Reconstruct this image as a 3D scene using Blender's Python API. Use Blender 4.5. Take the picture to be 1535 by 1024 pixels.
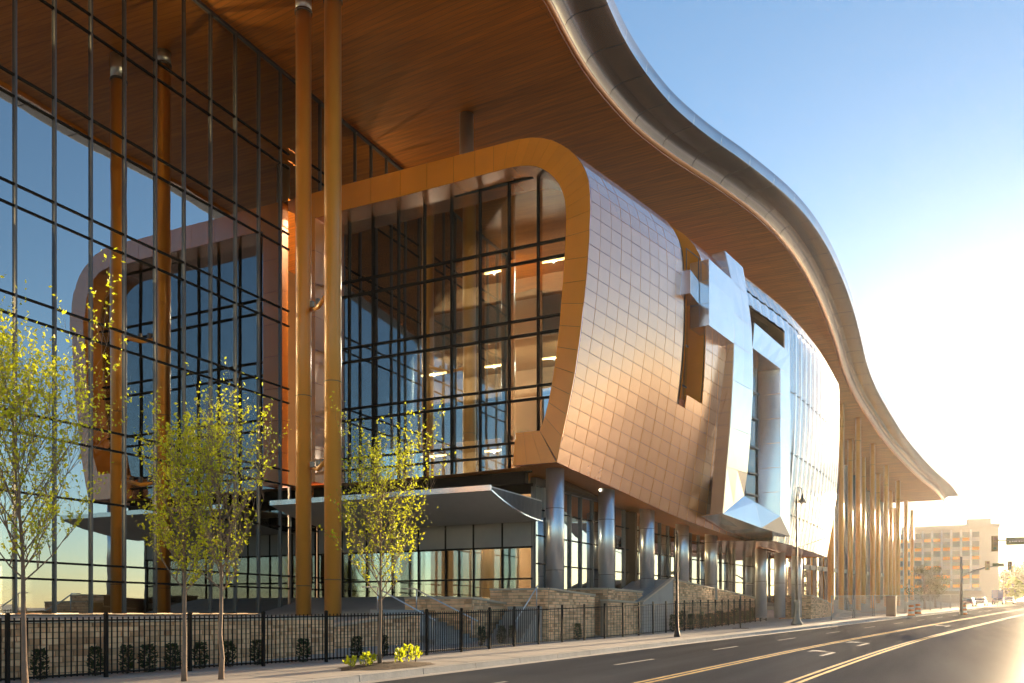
import bpy, bmesh, math, random
from mathutils import Vector, Matrix
random.seed(7)
R = math.radians
for o in list(bpy.data.objects): bpy.data.objects.remove(o)
sc = bpy.context.scene
COL = sc.collection

# ------------------------------------------------------------------ camera
AX = R(25.97); CA, SA = math.cos(AX), math.sin(AX)
F, CX, HY, EYE = 1319.0, 767.5, 920.0, 1.6
cam = bpy.data.cameras.new('camera'); cam_o = bpy.data.objects.new('camera', cam); COL.objects.link(cam_o)
cam_o.location = (0, 0, EYE); cam_o.rotation_euler = (R(90), 0, AX - R(90))
cam.sensor_fit = 'HORIZONTAL'; cam.sensor_width = 36; cam.lens = F / 1535 * 36
cam.shift_y = (HY - 512) / 1535; cam.clip_start = .1; cam.clip_end = 9000
sc.camera = cam_o

# ------------------------------------------------------------------ sky, sun, exposure
SUN_EL, SUN_AZ = R(6.5), R(-6.4)          # azimuth measured from +X towards +Y
w = bpy.data.worlds.new('World'); sc.world = w; w.use_nodes = True
nt = w.node_tree; bg = nt.nodes['Background']
sky = nt.nodes.new('ShaderNodeTexSky'); sky.sky_type = 'NISHITA'; sky.sun_disc = False
sky.sun_elevation = SUN_EL; sky.sun_rotation = R(90) - SUN_AZ
sky.altitude = 150; sky.air_density = 1.0; sky.dust_density = 0.3; sky.ozone_density = 2.4
nt.links.new(sky.outputs[0], bg.inputs[0]); bg.inputs[1].default_value = 0.07
sl = bpy.data.lights.new('sun', 'SUN'); sl.energy = 4.0; sl.angle = R(.6); sl.color = (1, .72, .42)
so = bpy.data.objects.new('sun', sl); COL.objects.link(so)
sd = Vector((math.cos(SUN_EL) * math.cos(SUN_AZ), math.cos(SUN_EL) * math.sin(SUN_AZ), math.sin(SUN_EL)))
so.rotation_euler = sd.to_track_quat('Z', 'Y').to_euler(); so.location = (60, -20, 60)
sc.view_settings.view_transform = 'Standard'; sc.view_settings.look = 'None'
sc.view_settings.gamma = 1; sc.view_settings.use_curve_mapping = False
sc.view_settings.exposure = 2.2
sc.render.engine = 'CYCLES'
sc.cycles.max_bounces = 10; sc.cycles.transparent_max_bounces = 24; sc.cycles.glossy_bounces = 5
sc.cycles.caustics_reflective = False; sc.cycles.caustics_refractive = False

# ------------------------------------------------------------------ pixel -> place
def ray(px, py):
    r = (px - CX) / F; return (CA + SA * r, SA - CA * r, (HY - py) / F)
def atX(px, py, X):
    d = ray(px, py); t = X / d[0]; return Vector((X, d[1] * t, EYE + d[2] * t))
def atY(px, py, Y):
    d = ray(px, py); t = Y / d[1]; return Vector((d[0] * t, Y, EYE + d[2] * t))
def atZ(px, py, Z):
    d = ray(px, py); t = (Z - EYE) / d[2]; return Vector((d[0] * t, d[1] * t, Z))
def atD(px, py, t):
    d = ray(px, py); return Vector((d[0] * t, d[1] * t, EYE + d[2] * t))
def lerp(a, b, t): return a + (b - a) * t
def sstep(t): t = max(0, min(1, t)); return t * t * (3 - 2 * t)
def table(pts):
    """smooth (monotone cubic-ish) interpolation of a table of (x, y)"""
    xs = [p[0] for p in pts]; ys = [p[1] for p in pts]; n = len(xs)
    dl = [(ys[i + 1] - ys[i]) / (xs[i + 1] - xs[i]) for i in range(n - 1)]
    m = [dl[0]] + [(dl[i - 1] + dl[i]) / 2 for i in range(1, n - 1)] + [dl[-1]]
    def f(x):
        if x <= xs[0]: return ys[0] + m[0] * (x - xs[0])
        if x >= xs[-1]: return ys[-1] + m[-1] * (x - xs[-1])
        i = 0
        while x > xs[i + 1]: i += 1
        h = xs[i + 1] - xs[i]; t = (x - xs[i]) / h
        return ((2*t**3 - 3*t*t + 1) * ys[i] + (t**3 - 2*t*t + t) * h * m[i]
                + (-2*t**3 + 3*t*t) * ys[i + 1] + (t**3 - t*t) * h * m[i + 1])
    return f

# ------------------------------------------------------------------ materials
MATS = {}
def mat(name, col, rough=.6, metal=0, spec=.5, var=0, vscale=3, bump=0, bscale=20, coat=0, trans=0, stretch=None):
    if name in MATS: return MATS[name]
    m = bpy.data.materials.new(name); m.use_nodes = True; t = m.node_tree; b = t.nodes['Principled BSDF']
    b.inputs['Base Color'].default_value = (*col, 1); b.inputs['Roughness'].default_value = rough
    b.inputs['Metallic'].default_value = metal; b.inputs['Specular IOR Level'].default_value = spec
    if coat: b.inputs['Coat Weight'].default_value = coat; b.inputs['Coat Roughness'].default_value = .16; b.inputs['Coat IOR'].default_value = 2.5
    tc = t.nodes.new('ShaderNodeNewGeometry')
    src = tc.outputs['Position']
    if stretch:
        mp = t.nodes.new('ShaderNodeMapping'); mp.inputs['Scale'].default_value = stretch
        t.links.new(src, mp.inputs['Vector']); src = mp.outputs[0]
    if var:
        n = t.nodes.new('ShaderNodeTexNoise'); n.inputs['Scale'].default_value = vscale; n.inputs['Detail'].default_value = 6
        t.links.new(src, n.inputs['Vector'])
        n2 = t.nodes.new('ShaderNodeTexNoise'); n2.inputs['Scale'].default_value = vscale * .13; n2.inputs['Detail'].default_value = 3
        t.links.new(src, n2.inputs['Vector'])
        ad = t.nodes.new('ShaderNodeMath'); ad.operation = 'ADD'; t.links.new(n.outputs[0], ad.inputs[0]); t.links.new(n2.outputs[0], ad.inputs[1])
        mr = t.nodes.new('ShaderNodeMapRange'); mr.inputs[1].default_value = .6; mr.inputs[2].default_value = 1.4
        mr.inputs[3].default_value = 1 - var; mr.inputs[4].default_value = 1 + var
        t.links.new(ad.outputs[0], mr.inputs[0])
        oi = t.nodes.new('ShaderNodeObjectInfo')
        mr2 = t.nodes.new('ShaderNodeMapRange'); mr2.inputs[3].default_value = 1 - var * .35; mr2.inputs[4].default_value = 1 + var * .35
        t.links.new(oi.outputs['Random'], mr2.inputs[0])
        mu = t.nodes.new('ShaderNodeMath'); mu.operation = 'MULTIPLY'; t.links.new(mr.outputs[0], mu.inputs[0]); t.links.new(mr2.outputs[0], mu.inputs[1])
        mx = t.nodes.new('ShaderNodeVectorMath'); mx.operation = 'SCALE'; mx.inputs[0].default_value = col
        t.links.new(mu.outputs[0], mx.inputs['Scale']); t.links.new(mx.outputs[0], b.inputs['Base Color'])
    if bump:
        n = t.nodes.new('ShaderNodeTexNoise'); n.inputs['Scale'].default_value = bscale; n.inputs['Detail'].default_value = 5
        t.links.new(src, n.inputs['Vector'])
        bp = t.nodes.new('ShaderNodeBump'); bp.inputs['Strength'].default_value = bump; bp.inputs['Distance'].default_value = .02
        t.links.new(n.outputs[0], bp.inputs['Height']); t.links.new(bp.outputs[0], b.inputs['Normal'])
    if trans:
        tr = t.nodes.new('ShaderNodeBsdfTranslucent'); tr.inputs[0].default_value = (*[min(1, c * 1.6) for c in col], 1)
        ms = t.nodes.new('ShaderNodeMixShader'); ms.inputs[0].default_value = trans
        t.links.new(b.outputs[0], ms.inputs[1]); t.links.new(tr.outputs[0], ms.inputs[2])
        t.links.new(ms.outputs[0], t.nodes['Material Output'].inputs[0])
    MATS[name] = m; return m

def glass(name, tint, ior=1.7, gain=1.0, base=0.02, rough=0.0):
    m = bpy.data.materials.new(name); m.use_nodes = True; t = m.node_tree; t.nodes.remove(t.nodes['Principled BSDF'])
    tr = t.nodes.new('ShaderNodeBsdfTransparent'); tr.inputs[0].default_value = (*tint, 1)
    gl = t.nodes.new('ShaderNodeBsdfGlossy'); gl.inputs['Roughness'].default_value = rough; gl.inputs[0].default_value = (.92, .97, 1, 1)
    fr = t.nodes.new('ShaderNodeFresnel'); fr.inputs[0].default_value = ior
    ma = t.nodes.new('ShaderNodeMath'); ma.operation = 'MULTIPLY_ADD'; ma.use_clamp = True
    ma.inputs[1].default_value = gain; ma.inputs[2].default_value = base
    # very slight waviness of real panes
    g = t.nodes.new('ShaderNodeNewGeometry'); n = t.nodes.new('ShaderNodeTexNoise'); n.inputs['Scale'].default_value = .7
    t.links.new(g.outputs['Position'], n.inputs['Vector'])
    bp = t.nodes.new('ShaderNodeBump'); bp.inputs['Strength'].default_value = .03; bp.inputs['Distance'].default_value = .05
    t.links.new(n.outputs[0], bp.inputs['Height']); t.links.new(bp.outputs[0], gl.inputs['Normal'])
    ms = t.nodes.new('ShaderNodeMixShader')
    t.links.new(fr.outputs[0], ma.inputs[0]); t.links.new(ma.outputs[0], ms.inputs[0])
    t.links.new(tr.outputs[0], ms.inputs[1]); t.links.new(gl.outputs[0], ms.inputs[2])
    t.links.new(ms.outputs[0], t.nodes['Material Output'].inputs[0]); MATS[name] = m; return m

def emit(name, col, s):
    m = bpy.data.materials.new(name); m.use_nodes = True; b = m.node_tree.nodes['Principled BSDF']
    b.inputs['Base Color'].default_value = (*col, 1); b.inputs['Emission Color'].default_value = (*col, 1)
    b.inputs['Emission Strength'].default_value = s; MATS[name] = m; return m

def wood_mat():
    m = bpy.data.materials.new('wood_soffit'); m.use_nodes = True; t = m.node_tree; b = t.nodes['Principled BSDF']
    g = t.nodes.new('ShaderNodeNewGeometry'); mp = t.nodes.new('ShaderNodeMapping')
    mp.inputs['Rotation'].default_value = (0, 0, R(97)); t.links.new(g.outputs['Position'], mp.inputs['Vector'])
    br = t.nodes.new('ShaderNodeTexBrick'); br.inputs['Scale'].default_value = 1
    br.inputs['Brick Width'].default_value = 40; br.inputs['Row Height'].default_value = .3; br.inputs['Mortar Size'].default_value = .012
    br.inputs['Color1'].default_value = (.70, .235, .022, 1); br.inputs['Color2'].default_value = (.78, .265, .027, 1); br.inputs['Mortar'].default_value = (.42, .14, .015, 1)
    t.links.new(mp.outputs[0], br.inputs['Vector'])
    n = t.nodes.new('ShaderNodeTexNoise'); n.inputs['Scale'].default_value = 1.0; n.inputs['Detail'].default_value = 7
    mp2 = t.nodes.new('ShaderNodeMapping'); mp2.inputs['Rotation'].default_value = (0, 0, R(97)); mp2.inputs['Scale'].default_value = (5, .35, 1)
    t.links.new(g.outputs['Position'], mp2.inputs['Vector']); t.links.new(mp2.outputs[0], n.inputs['Vector'])
    mx = t.nodes.new('ShaderNodeMix'); mx.data_type = 'RGBA'; mx.blend_type = 'MULTIPLY'; mx.inputs[0].default_value = .8
    cr = t.nodes.new('ShaderNodeMapRange'); cr.inputs[1].default_value = .25; cr.inputs[2].default_value = .75; cr.inputs[3].default_value = .62; cr.inputs[4].default_value = 1.25
    t.links.new(n.outputs[0], cr.inputs[0]); t.links.new(br.outputs[0], mx.inputs[6]); t.links.new(cr.outputs[0], mx.inputs[7])
    t.links.new(mx.outputs[2], b.inputs['Base Color']); b.inputs['Roughness'].default_value = .42
    bp = t.nodes.new('ShaderNodeBump'); bp.inputs['Strength'].default_value = .3; bp.inputs['Distance'].default_value = .01; bp.invert = True
    t.links.new(br.outputs['Fac'], bp.inputs['Height']); t.links.new(bp.outputs[0], b.inputs['Normal'])
    MATS['wood'] = m; return m

wood = wood_mat()
def coated(name, col, gcol, rough, gain, power, var):
    m = mat(name, col, .5, var=var, vscale=1.2); t = m.node_tree; b = t.nodes['Principled BSDF']; src = b.inputs['Base Color'].links[0].from_socket
    b.inputs['Specular IOR Level'].default_value = .2
    gl = t.nodes.new('ShaderNodeBsdfGlossy'); gl.inputs[0].default_value = (*gcol, 1); gl.inputs['Roughness'].default_value = rough
    lw = t.nodes.new('ShaderNodeLayerWeight'); lw.inputs[0].default_value = .5
    pw = t.nodes.new('ShaderNodeMath'); pw.operation = 'POWER'; pw.inputs[1].default_value = power; t.links.new(lw.outputs['Facing'], pw.inputs[0])
    mu = t.nodes.new('ShaderNodeMath'); mu.operation = 'MULTIPLY_ADD'; mu.use_clamp = True; mu.inputs[1].default_value = gain; mu.inputs[2].default_value = .04; t.links.new(pw.outputs[0], mu.inputs[0])
    ms = t.nodes.new('ShaderNodeMixShader'); t.links.new(mu.outputs[0], ms.inputs[0]); t.links.new(b.outputs[0], ms.inputs[1]); t.links.new(gl.outputs[0], ms.inputs[2])
    t.links.new(ms.outputs[0], t.nodes['Material Output'].inputs[0]); return m
copper = coated('copper_panel', (.94, .31, .018), (1, .72, .655), .24, 1.6, 1.7, .08)
copper_dk = mat('copper_backing', (.10, .035, .008), .7)
orange = coated('orange_column_paint', (.92, .37, .045), (1, .84, .74), .3, .9, 2.0, .05)
silver = mat('silver_panel', (.86, .86, .88), .2, .9, .5, var=.06, vscale=1.5)
silver_col = mat('silver_column', (.72, .74, .77), .3, .85, .5, var=.05, vscale=1.0)
rimmat = mat('roof_rim_metal', (.74, .74, .76), .26, .8, .5, var=.06, vscale=.8)
dark_metal = mat('dark_metal', (.02, .018, .017), .8, 0, .05)
mull = mat('mullion_metal', (.16, .15, .15), .4, .7)
fascia = mat('grey_cladding', (.34, .32, .30), .5, .2, var=.08)
canopy_m = mat('canopy_grey', (.55, .54, .53), .5, .2, var=.06)
white_in = mat('interior_white', (.75, .75, .72), .7)
brown_in = mat('interior_brown', (.16, .085, .035), .6, var=.3, vscale=.5)
green_in = mat('interior_column', (.52, .55, .50), .4)
concrete = mat('concrete', (.36, .34, .31), .85, var=.16, vscale=2.2, bump=.3, bscale=25)
conc_slab = mat('pavement_concrete', (.44, .40, .36), .85, var=.14, vscale=1.6, bump=.25, bscale=30)
kerb_m = mat('kerb_concrete', (.42, .40, .37), .85, var=.2, vscale=3, bump=.4, bscale=18)
stone = mat('stone', (.90, .57, .32), .85, var=.25, vscale=4.5, bump=.6, bscale=14)
def islands(m, lo, hi):
    t = m.node_tree; b = t.nodes['Principled BSDF']; src = b.inputs['Base Color'].links[0].from_socket
    g_ = t.nodes.new('ShaderNodeNewGeometry'); cr = t.nodes.new('ShaderNodeValToRGB'); cr.color_ramp.elements[0].color = (*lo, 1); cr.color_ramp.elements[1].color = (*hi, 1)
    e = cr.color_ramp.elements.new(.55); e.color = (1, 1, 1, 1)
    mx = t.nodes.new('ShaderNodeMix'); mx.data_type = 'RGBA'; mx.blend_type = 'MULTIPLY'; mx.inputs[0].default_value = 1
    t.links.new(g_.outputs['Random Per Island'], cr.inputs[0]); t.links.new(src, mx.inputs[6]); t.links.new(cr.outputs[0], mx.inputs[7]); t.links.new(mx.outputs[2], b.inputs['Base Color'])
islands(stone, (.6, .5, .45), (1.15, 1.12, 1.1))
cap_m = mat('stone_cap', (.60, .47, .34), .8, var=.15)
mortar = mat('mortar', (.42, .30, .20), .9, var=.2)
soil = mat('mulch', (.07, .04, .022), .95, var=.4, vscale=9, bump=1, bscale=22)
bark = mat('bark', (.23, .16, .115), .85, var=.25, vscale=9, bump=.6, bscale=40)
leaf_a = mat('leaf_lime', (.36, .40, .015), .5, var=.3, vscale=2, trans=.5)
leaf_b = mat('leaf_dark', (.035, .06, .02), .6, var=.35, vscale=4, trans=.2)
leaf_c = mat('leaf_far', (.075, .075, .02), .7, var=.35, vscale=.6, trans=.25)
yellow_p = mat('yellow_paint', (.46, .27, .04), .8, var=.5, vscale=7)
white_p = mat('white_paint', (.50, .49, .47), .7, var=.4, vscale=5)
road_p = mat('worn_road_paint', (.34, .34, .33), .8, var=.6, vscale=9)
gl_main = glass('glass_clear', (.72, .75, .70), 1.7, 1.3, .38)
gl_dark = glass('glass_tinted', (.70, .77, .77), 1.7, 1.2, .22)
lamp_e = emit('lamp_glow', (1, .58, .2), 2.2)
# ------------------------------------------------------------------ road material: asphalt with wear
def asphalt_mat():
    m = bpy.data.materials.new('asphalt'); m.use_nodes = True; t = m.node_tree; b = t.nodes['Principled BSDF']
    g = t.nodes.new('ShaderNodeNewGeometry')
    n = t.nodes.new('ShaderNodeTexNoise'); n.inputs['Scale'].default_value = 60; n.inputs['Detail'].default_value = 4
    n2 = t.nodes.new('ShaderNodeTexNoise'); n2.inputs['Scale'].default_value = 1; n2.inputs['Detail'].default_value = 5
    mp = t.nodes.new('ShaderNodeMapping'); mp.inputs['Scale'].default_value = (.06, .8, 1); mp.inputs['Rotation'].default_value = (0, 0, R(5))
    t.links.new(g.outputs['Position'], mp.inputs[0]); t.links.new(mp.outputs[0], n2.inputs['Vector']); t.links.new(g.outputs['Position'], n.inputs['Vector'])
    ad = t.nodes.new('ShaderNodeMath'); ad.operation = 'ADD'; t.links.new(n.outputs[0], ad.inputs[0]); t.links.new(n2.outputs[0], ad.inputs[1])
    cr = t.nodes.new('ShaderNodeMapRange'); cr.inputs[1].default_value = .6; cr.inputs[2].default_value = 1.4; cr.inputs[3].default_value = .04; cr.inputs[4].default_value = .125
    t.links.new(ad.outputs[0], cr.inputs[0])
    cc = t.nodes.new('ShaderNodeCombineColor')
    for k, f in enumerate((.93, 1.0, 1.1)):
        mu = t.nodes.new('ShaderNodeMath'); mu.operation = 'MULTIPLY'; mu.inputs[1].default_value = f
        t.links.new(cr.outputs[0], mu.inputs[0]); t.links.new(mu.outputs[0], cc.inputs[k])
    t.links.new(cc.outputs[0], b.inputs['Base Color'])
    rr = t.nodes.new('ShaderNodeMapRange'); rr.inputs[3].default_value = .75; rr.inputs[4].default_value = .95; b.inputs['Specular IOR Level'].default_value = .06
    t.links.new(n2.outputs[0], rr.inputs[0]); t.links.new(rr.outputs[0], b.inputs['Roughness'])
    bp = t.nodes.new('ShaderNodeBump'); bp.inputs['Strength'].default_value = .5; bp.inputs['Distance'].default_value = .01
    t.links.new(n.outputs[0], bp.inputs['Height']); t.links.new(bp.outputs[0], b.inputs['Normal'])
    df = t.nodes.new('ShaderNodeBsdfDiffuse'); gl = t.nodes.new('ShaderNodeBsdfGlossy'); gl.inputs['Roughness'].default_value = .42; ms = t.nodes.new('ShaderNodeMixShader'); ms.inputs[0].default_value = .05
    t.links.new(cc.outputs[0], df.inputs[0]); t.links.new(bp.outputs[0], df.inputs['Normal']); t.links.new(bp.outputs[0], gl.inputs['Normal'])
    t.links.new(df.outputs[0], ms.inputs[1]); t.links.new(gl.outputs[0], ms.inputs[2]); t.links.new(ms.outputs[0], t.nodes['Material Output'].inputs[0])
    MATS['asphalt'] = m; return m
asphalt = asphalt_mat()

# ------------------------------------------------------------------ object helpers
def wloc(o):
    v = Vector((0, 0, 0))
    while o is not None: v = v + o.location; o = o.parent
    return v
def thing(name, loc, label, cat, group=None):
    o = bpy.data.objects.new(name, None); COL.objects.link(o); o.location = loc; o.empty_display_size = .3
    o['label'] = label; o['category'] = cat
    if group: o['group'] = group
    return o
def tag(o, label=None, cat=None, group=None, kind=None):
    if label: o['label'] = label
    if cat: o['category'] = cat
    if group: o['group'] = group
    if kind: o['kind'] = kind
    return o
class MB:
    """collects world-space shapes; build() links them as one mesh object"""
    def __init__(s): s.v = []; s.f = []; s.sm = []
    def quad(s, *p, smooth=False):
        n = len(s.v); s.v += [Vector(q) for q in p]; s.f.append(tuple(range(n, n + len(p)))); s.sm.append(smooth); return s
    def hexa(s, b, t):
        """bottom quad b and top quad t (4 points each)"""
        n = len(s.v); s.v += [Vector(q) for q in list(b) + list(t)]
        for f in ((3,2,1,0), (4,5,6,7), (0,1,5,4), (1,2,6,5), (2,3,7,6), (3,0,4,7)):
            s.f.append(tuple(n + i for i in f)); s.sm.append(False)
        return s
    def box(s, x0, x1, y0, y1, z0, z1):
        return s.hexa([(x0,y0,z0),(x1,y0,z0),(x1,y1,z0),(x0,y1,z0)], [(x0,y0,z1),(x1,y0,z1),(x1,y1,z1),(x0,y1,z1)])
    def bar(s, a, b, wd, ht):
        """box from a to b, width wd (horizontal), height ht"""
        a = Vector(a); b = Vector(b); d = (b - a)
        if d.length < 1e-6: return s
        d.normalize(); up = Vector((0,0,1)) if abs(d.z) < .95 else Vector((1,0,0))
        sd_ = d.cross(up).normalized(); u = sd_.cross(d).normalized()
        q = lambda p: [p - sd_*wd/2 - u*ht/2, p + sd_*wd/2 - u*ht/2, p + sd_*wd/2 + u*ht/2, p - sd_*wd/2 + u*ht/2]
        return s.hexa(q(a), q(b))
    def tube(s, pts, rad, n=8, cap=True):
        pts = [Vector(p) for p in pts]
        if not hasattr(rad, '__len__'): rad = [rad] * len(pts)
        base = len(s.v); ref = None
        for i, p in enumerate(pts):
            d = (pts[min(i+1, len(pts)-1)] - pts[max(i-1, 0)]).normalized()
            if ref is None: ref = Vector((1,0,0)) if abs(d.x) < .8 else Vector((0,1,0))
            a = (ref - d * ref.dot(d)).normalized(); ref = a; b = d.cross(a)
            for k in range(n):
                th = 2*math.pi*k/n; s.v.append(p + (a*math.cos(th) + b*math.sin(th)) * rad[i])
        for i in range(len(pts)-1):
            for k in range(n):
                s.f.append((base+i*n+k, base+i*n+(k+1)%n, base+(i+1)*n+(k+1)%n, base+(i+1)*n+k)); s.sm.append(True)
        if cap:
            s.f.append(tuple(base+k for k in range(n-1,-1,-1))); s.sm.append(False)
            s.f.append(tuple(base+(len(pts)-1)*n+k for k in range(n))); s.sm.append(False)
        return s
    def grid(s, rows, smooth=True):
        n = len(s.v); c = len(rows[0])
        for r_ in rows: s.v += [Vector(p) for p in r_]
        for i in range(len(rows)-1):
            for j in range(c-1):
                s.f.append((n+i*c+j, n+i*c+j+1, n+(i+1)*c+j+1, n+(i+1)*c+j)); s.sm.append(smooth)
        return s
    def mesh(s, name, m, off=Vector((0,0,0))):
        me = bpy.data.meshes.new(name); me.from_pydata([tuple(v - off) for v in s.v], [], s.f)
        me.polygons.foreach_set('use_smooth', s.sm); me.materials.append(m); me.update(); return me
    def build(s, name, m, parent=None, loc=None, **kw):
        off = wloc(parent) if parent else Vector((0,0,0))
        l = Vector(loc) if loc is not None else off
        o = bpy.data.objects.new(name, s.mesh(name, m, l)); COL.objects.link(o)
        o.parent = parent; o.location = l - off
        return tag(o, **kw)
def inst(name, me, parent, loc, scale=(1,1,1), rot=(0,0,0)):
    o = bpy.data.objects.new(name, me); COL.objects.link(o); o.parent = parent
    o.location = Vector(loc) - (wloc(parent) if parent else Vector((0,0,0))); o.scale = scale; o.rotation_euler = rot; return o
def copy_tree(o, parent=None):
    c = o.copy(); COL.objects.link(c); c.parent = parent
    for ch in list(o.children): copy_tree(ch, c)
    return c
def panel(p, thick, nrm=None, gap=.0):
    """a thin plate whose front face is quad p (4 points); thickness goes backwards"""
    p = [Vector(q) for q in p]; c = sum(p, Vector()) / 4
    n = ((p[2]-p[0]).cross(p[3]-p[1])).normalized() if nrm is None else nrm
    if gap:
        p = [q + (c - q).normalized() * gap for q in p]
    b = MB(); b.hexa([q - n*thick for q in p], p); return b

# ================================================================== TERRAIN
def g(X):
    if X < 20: return .008 * X
    if X < 60: t = X - 20; return .16 + .008*t + .00015*t*t
    if X < 260: return .72 + .02*(X-60)
    return .72 + 4.0
kerb0 = table([(-60,15),(-20,13.2),(0,12.1),(15,11.45),(31,10.5),(46,9.05),(60,7.05),(86,3.2),(142,-5.5),(220,-19),(320,-40),(600,-100)])
def kerbY(x): return sum(kerb0(x+d) for d in (-12,-8,-4,0,4,8,12))/7
FP = [(2,17.4),(11.6,16.1),(14.3,15.7),(18.4,14.9),(23,14.1),(30.2,14.0),(40,13.2),(55,12.55),(70,11.9),(90,8.6),(120,4.4),(170,-4)]
fenceY = table(FP)
XS = [-60,-40,-25,-12] + [x for x in range(-4, 100, 2)] + list(range(100, 340, 8)) + [360,400,470,600]
def strip(y0f, y1f, z, zf=g, xs=XS, cols=1):
    b = MB(); b.grid([[(x, lerp(y0f(x), y1f(x), j/cols), zf(x)+z) for j in range(cols+1)] for x in xs]); return b
gb = MB()
gx = [-1500,-700,-300,-120] + XS + [1000,1600]
gy = [-1600,-900,-400,-120,-60,-30,-10,0,10,20,40,80,200,600,1600]
gb.grid([[(x, y, (g(max(-60, x)) if abs(y) < 700 else g(max(-60, x)))-.12) for y in gy] for x in gx])
ground = gb.build('ground', mat('ground_dry', (.24,.21,.17), .95, var=.3, vscale=.3), kind='structure')
W = 12.9
road = strip(lambda x: kerbY(x)-W, lambda x: kerbY(x)-.14, 0, cols=2).build('road', asphalt, kind='structure')
strip(lambda x: kerbY(x)-.5, lambda x: kerbY(x)-.14, .004).build('gutter', kerb_m, kind='structure')
# --- painted lines
def line(o0, o1, xa, xb, m, name, step=2.0):
    n = max(1, int((xb-xa)/step)); xs = [lerp(xa, xb, i/n) for i in range(n+1)]
    b = strip(lambda x: kerbY(x)-o1, lambda x: kerbY(x)-o0, .005, xs=xs); o = b.build(name, m, parent=road); return o
for c in (5.62, 8.42):
    for d in (-.11, .11): line(c+d-.055, c+d+.055, -20, 200, yellow_p, 'yellow_line')
for x in range(-4, 130, 9): line(2.85, 2.96, x, x+3, road_p, 'lane_dash')
def arrow(x, o):
    b = MB(); P = lambda dx, dy: (x+dx, kerbY(x+dx)-o+dy, g(x+dx)+.006)
    b.quad(P(0,-.07),P(2.2,-.07),P(2.2,.07),P(0,.07)); b.quad(P(2.2,-.07),P(2.2,.07),P(2.9,.75),P(3.05,.65))
    b.quad(P(2.5,.95),P(3.5,.95),P(3.3,.45))
    b.build('turn_arrow', road_p, parent=road)
arrow(29.5, 7.1); arrow(37, 7.0); arrow(62, 7.0)
# --- kerb stones and pavement slabs
SW = .15
pav = strip(lambda x: kerbY(x)-.02, lambda x: fenceY(x)+1.2, SW-.03, cols=1).build('pavement', mortar, kind='structure')
far = strip(lambda x: kerbY(x)-W-5, lambda x: kerbY(x)-W, SW).build('opposite_pavement', conc_slab, kind='structure')
b = MB(); b.grid([[(x, kerbY(x)-W+.01, g(x)-.02), (x, kerbY(x)-W+.01, g(x)+SW), (x, kerbY(x)-W-.2, g(x)+SW+.002)] for x in XS]); b.build('opposite_kerb', kerb_m, kind='structure')
kerb = strip(lambda x: kerbY(x)-.13, lambda x: kerbY(x)+.12, SW-.02).build('kerb', mortar, kind='structure')
x = 6.0
while x < 130:
    L = 2.4 if x < 60 else 6.0
    q = lambda xx, o, z: (xx, kerbY(xx)+o, g(xx)+z)
    j = random.uniform(-.006, .006)
    b = MB(); b.hexa([q(x+.012,-.15,-.05),q(x+L-.012,-.15,-.05),q(x+L-.012,.15,-.05),q(x+.012,.15,-.05)],
                     [q(x+.012,-.125,SW+j),q(x+L-.012,-.125,SW+j),q(x+L-.012,.15,SW+j),q(x+.012,.15,SW+j)])
    b.build('kerb_stone', kerb_m, parent=kerb); x += L
PITS = [(18.1, 12.45, 1.5, .75)]
x = 7.0
while x < 100:
    L = 1.5 if x < 40 else 3.0
    nrow = 3 if x < 40 else 2
    for r_ in range(nrow):
        q = lambda xx, t: (xx, lerp(kerbY(xx)+.17, fenceY(xx)+1.15, t), g(xx)+SW+random.uniform(-.004,.004))
        t0, t1 = r_/nrow, (r_+1)/nrow
        a = [q(x+.008,t0+.003), q(x+L-.008,t0+.003), q(x+L-.008,t1-.003), q(x+.008,t1-.003)]
        b = MB(); b.hexa([Vector(p)-Vector((0,0,.06)) for p in a], a); b.build('slab', conc_slab, parent=pav)
    x += L
# --- sloping bank / plaza between the fence and the building
def zp(X, Y):
    y0 = fenceY(X)+1.0
    top = 1.52 + .95*sstep((X-31)/6) + .012*max(0, X-40)
    return lerp(g(X)+SW+.02, top, sstep((Y-y0)/7.0))
b = MB(); xs = [x for x in range(-8, 100, 1)] + list(range(100, 180, 5))
b.grid([[(x, fenceY(x)+.9+ (0 if j == 0 else j*.75), zp(x, fenceY(x)+.9+j*.75)) for j in range(13)] +
        [(x, 60, zp(x, 60))] for x in xs])
b.build('plaza', concrete, kind='structure')

# ================================================================== CONVENTION CENTRE
X0, Y0 = 34.3, 29.0
bld = thing('convention_center', (40, 20, 1.6), 'huge modern convention center with copper shell, glass walls and sweeping overhanging wavy roof', 'building')

# ---- roof: soffit, rim and top
def zr(X): return EYE + 26.65 - 9.0 * sstep((X-66)/88.0)
rim_px = [(818,0),(843,48),(870,95),(894,129),(920,160),(951,192),(985,220),(1022,246),(1060,270),(1095,294),(1130,320),(1162,350),(1190,385),(1214,425),(1235,470),(1251,515),(1265,560),(1281,595),(1300,625),(1324,660),(1350,690),(1376,715),(1400,735),(1414,750)]
rim = []
for px, py in rim_px:
    d = ray(px, py); t = 20.0
    while EYE + d[2]*t < zr(d[0]*t): t += .02
    rim.append((d[0]*t, d[1]*t))
rim = [(-25,11.5),(-12,12),(0,13.2),(12,14.8),(20,15.5),(28,15.75)] + [p for p in rim]
rimY = table(rim); XE = rim[-1][0]
xs = []; x = -25.0
while x < XE: xs.append(x); x += 1.0 if x < 110 else 1.5
xs.append(XE)
b = MB(); b.grid([[(x, lerp(rimY(x), 62, (j/10)**1.3), zr(x)) for j in range(11)] for x in reversed(xs)])
roof = b.build('roof', wood, bld)
def nrm2(x):
    e = .3; d = Vector((2*e, rimY(x+e)-rimY(x-e), 0)).normalized(); return Vector((d.y, -d.x, 0))
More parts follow.
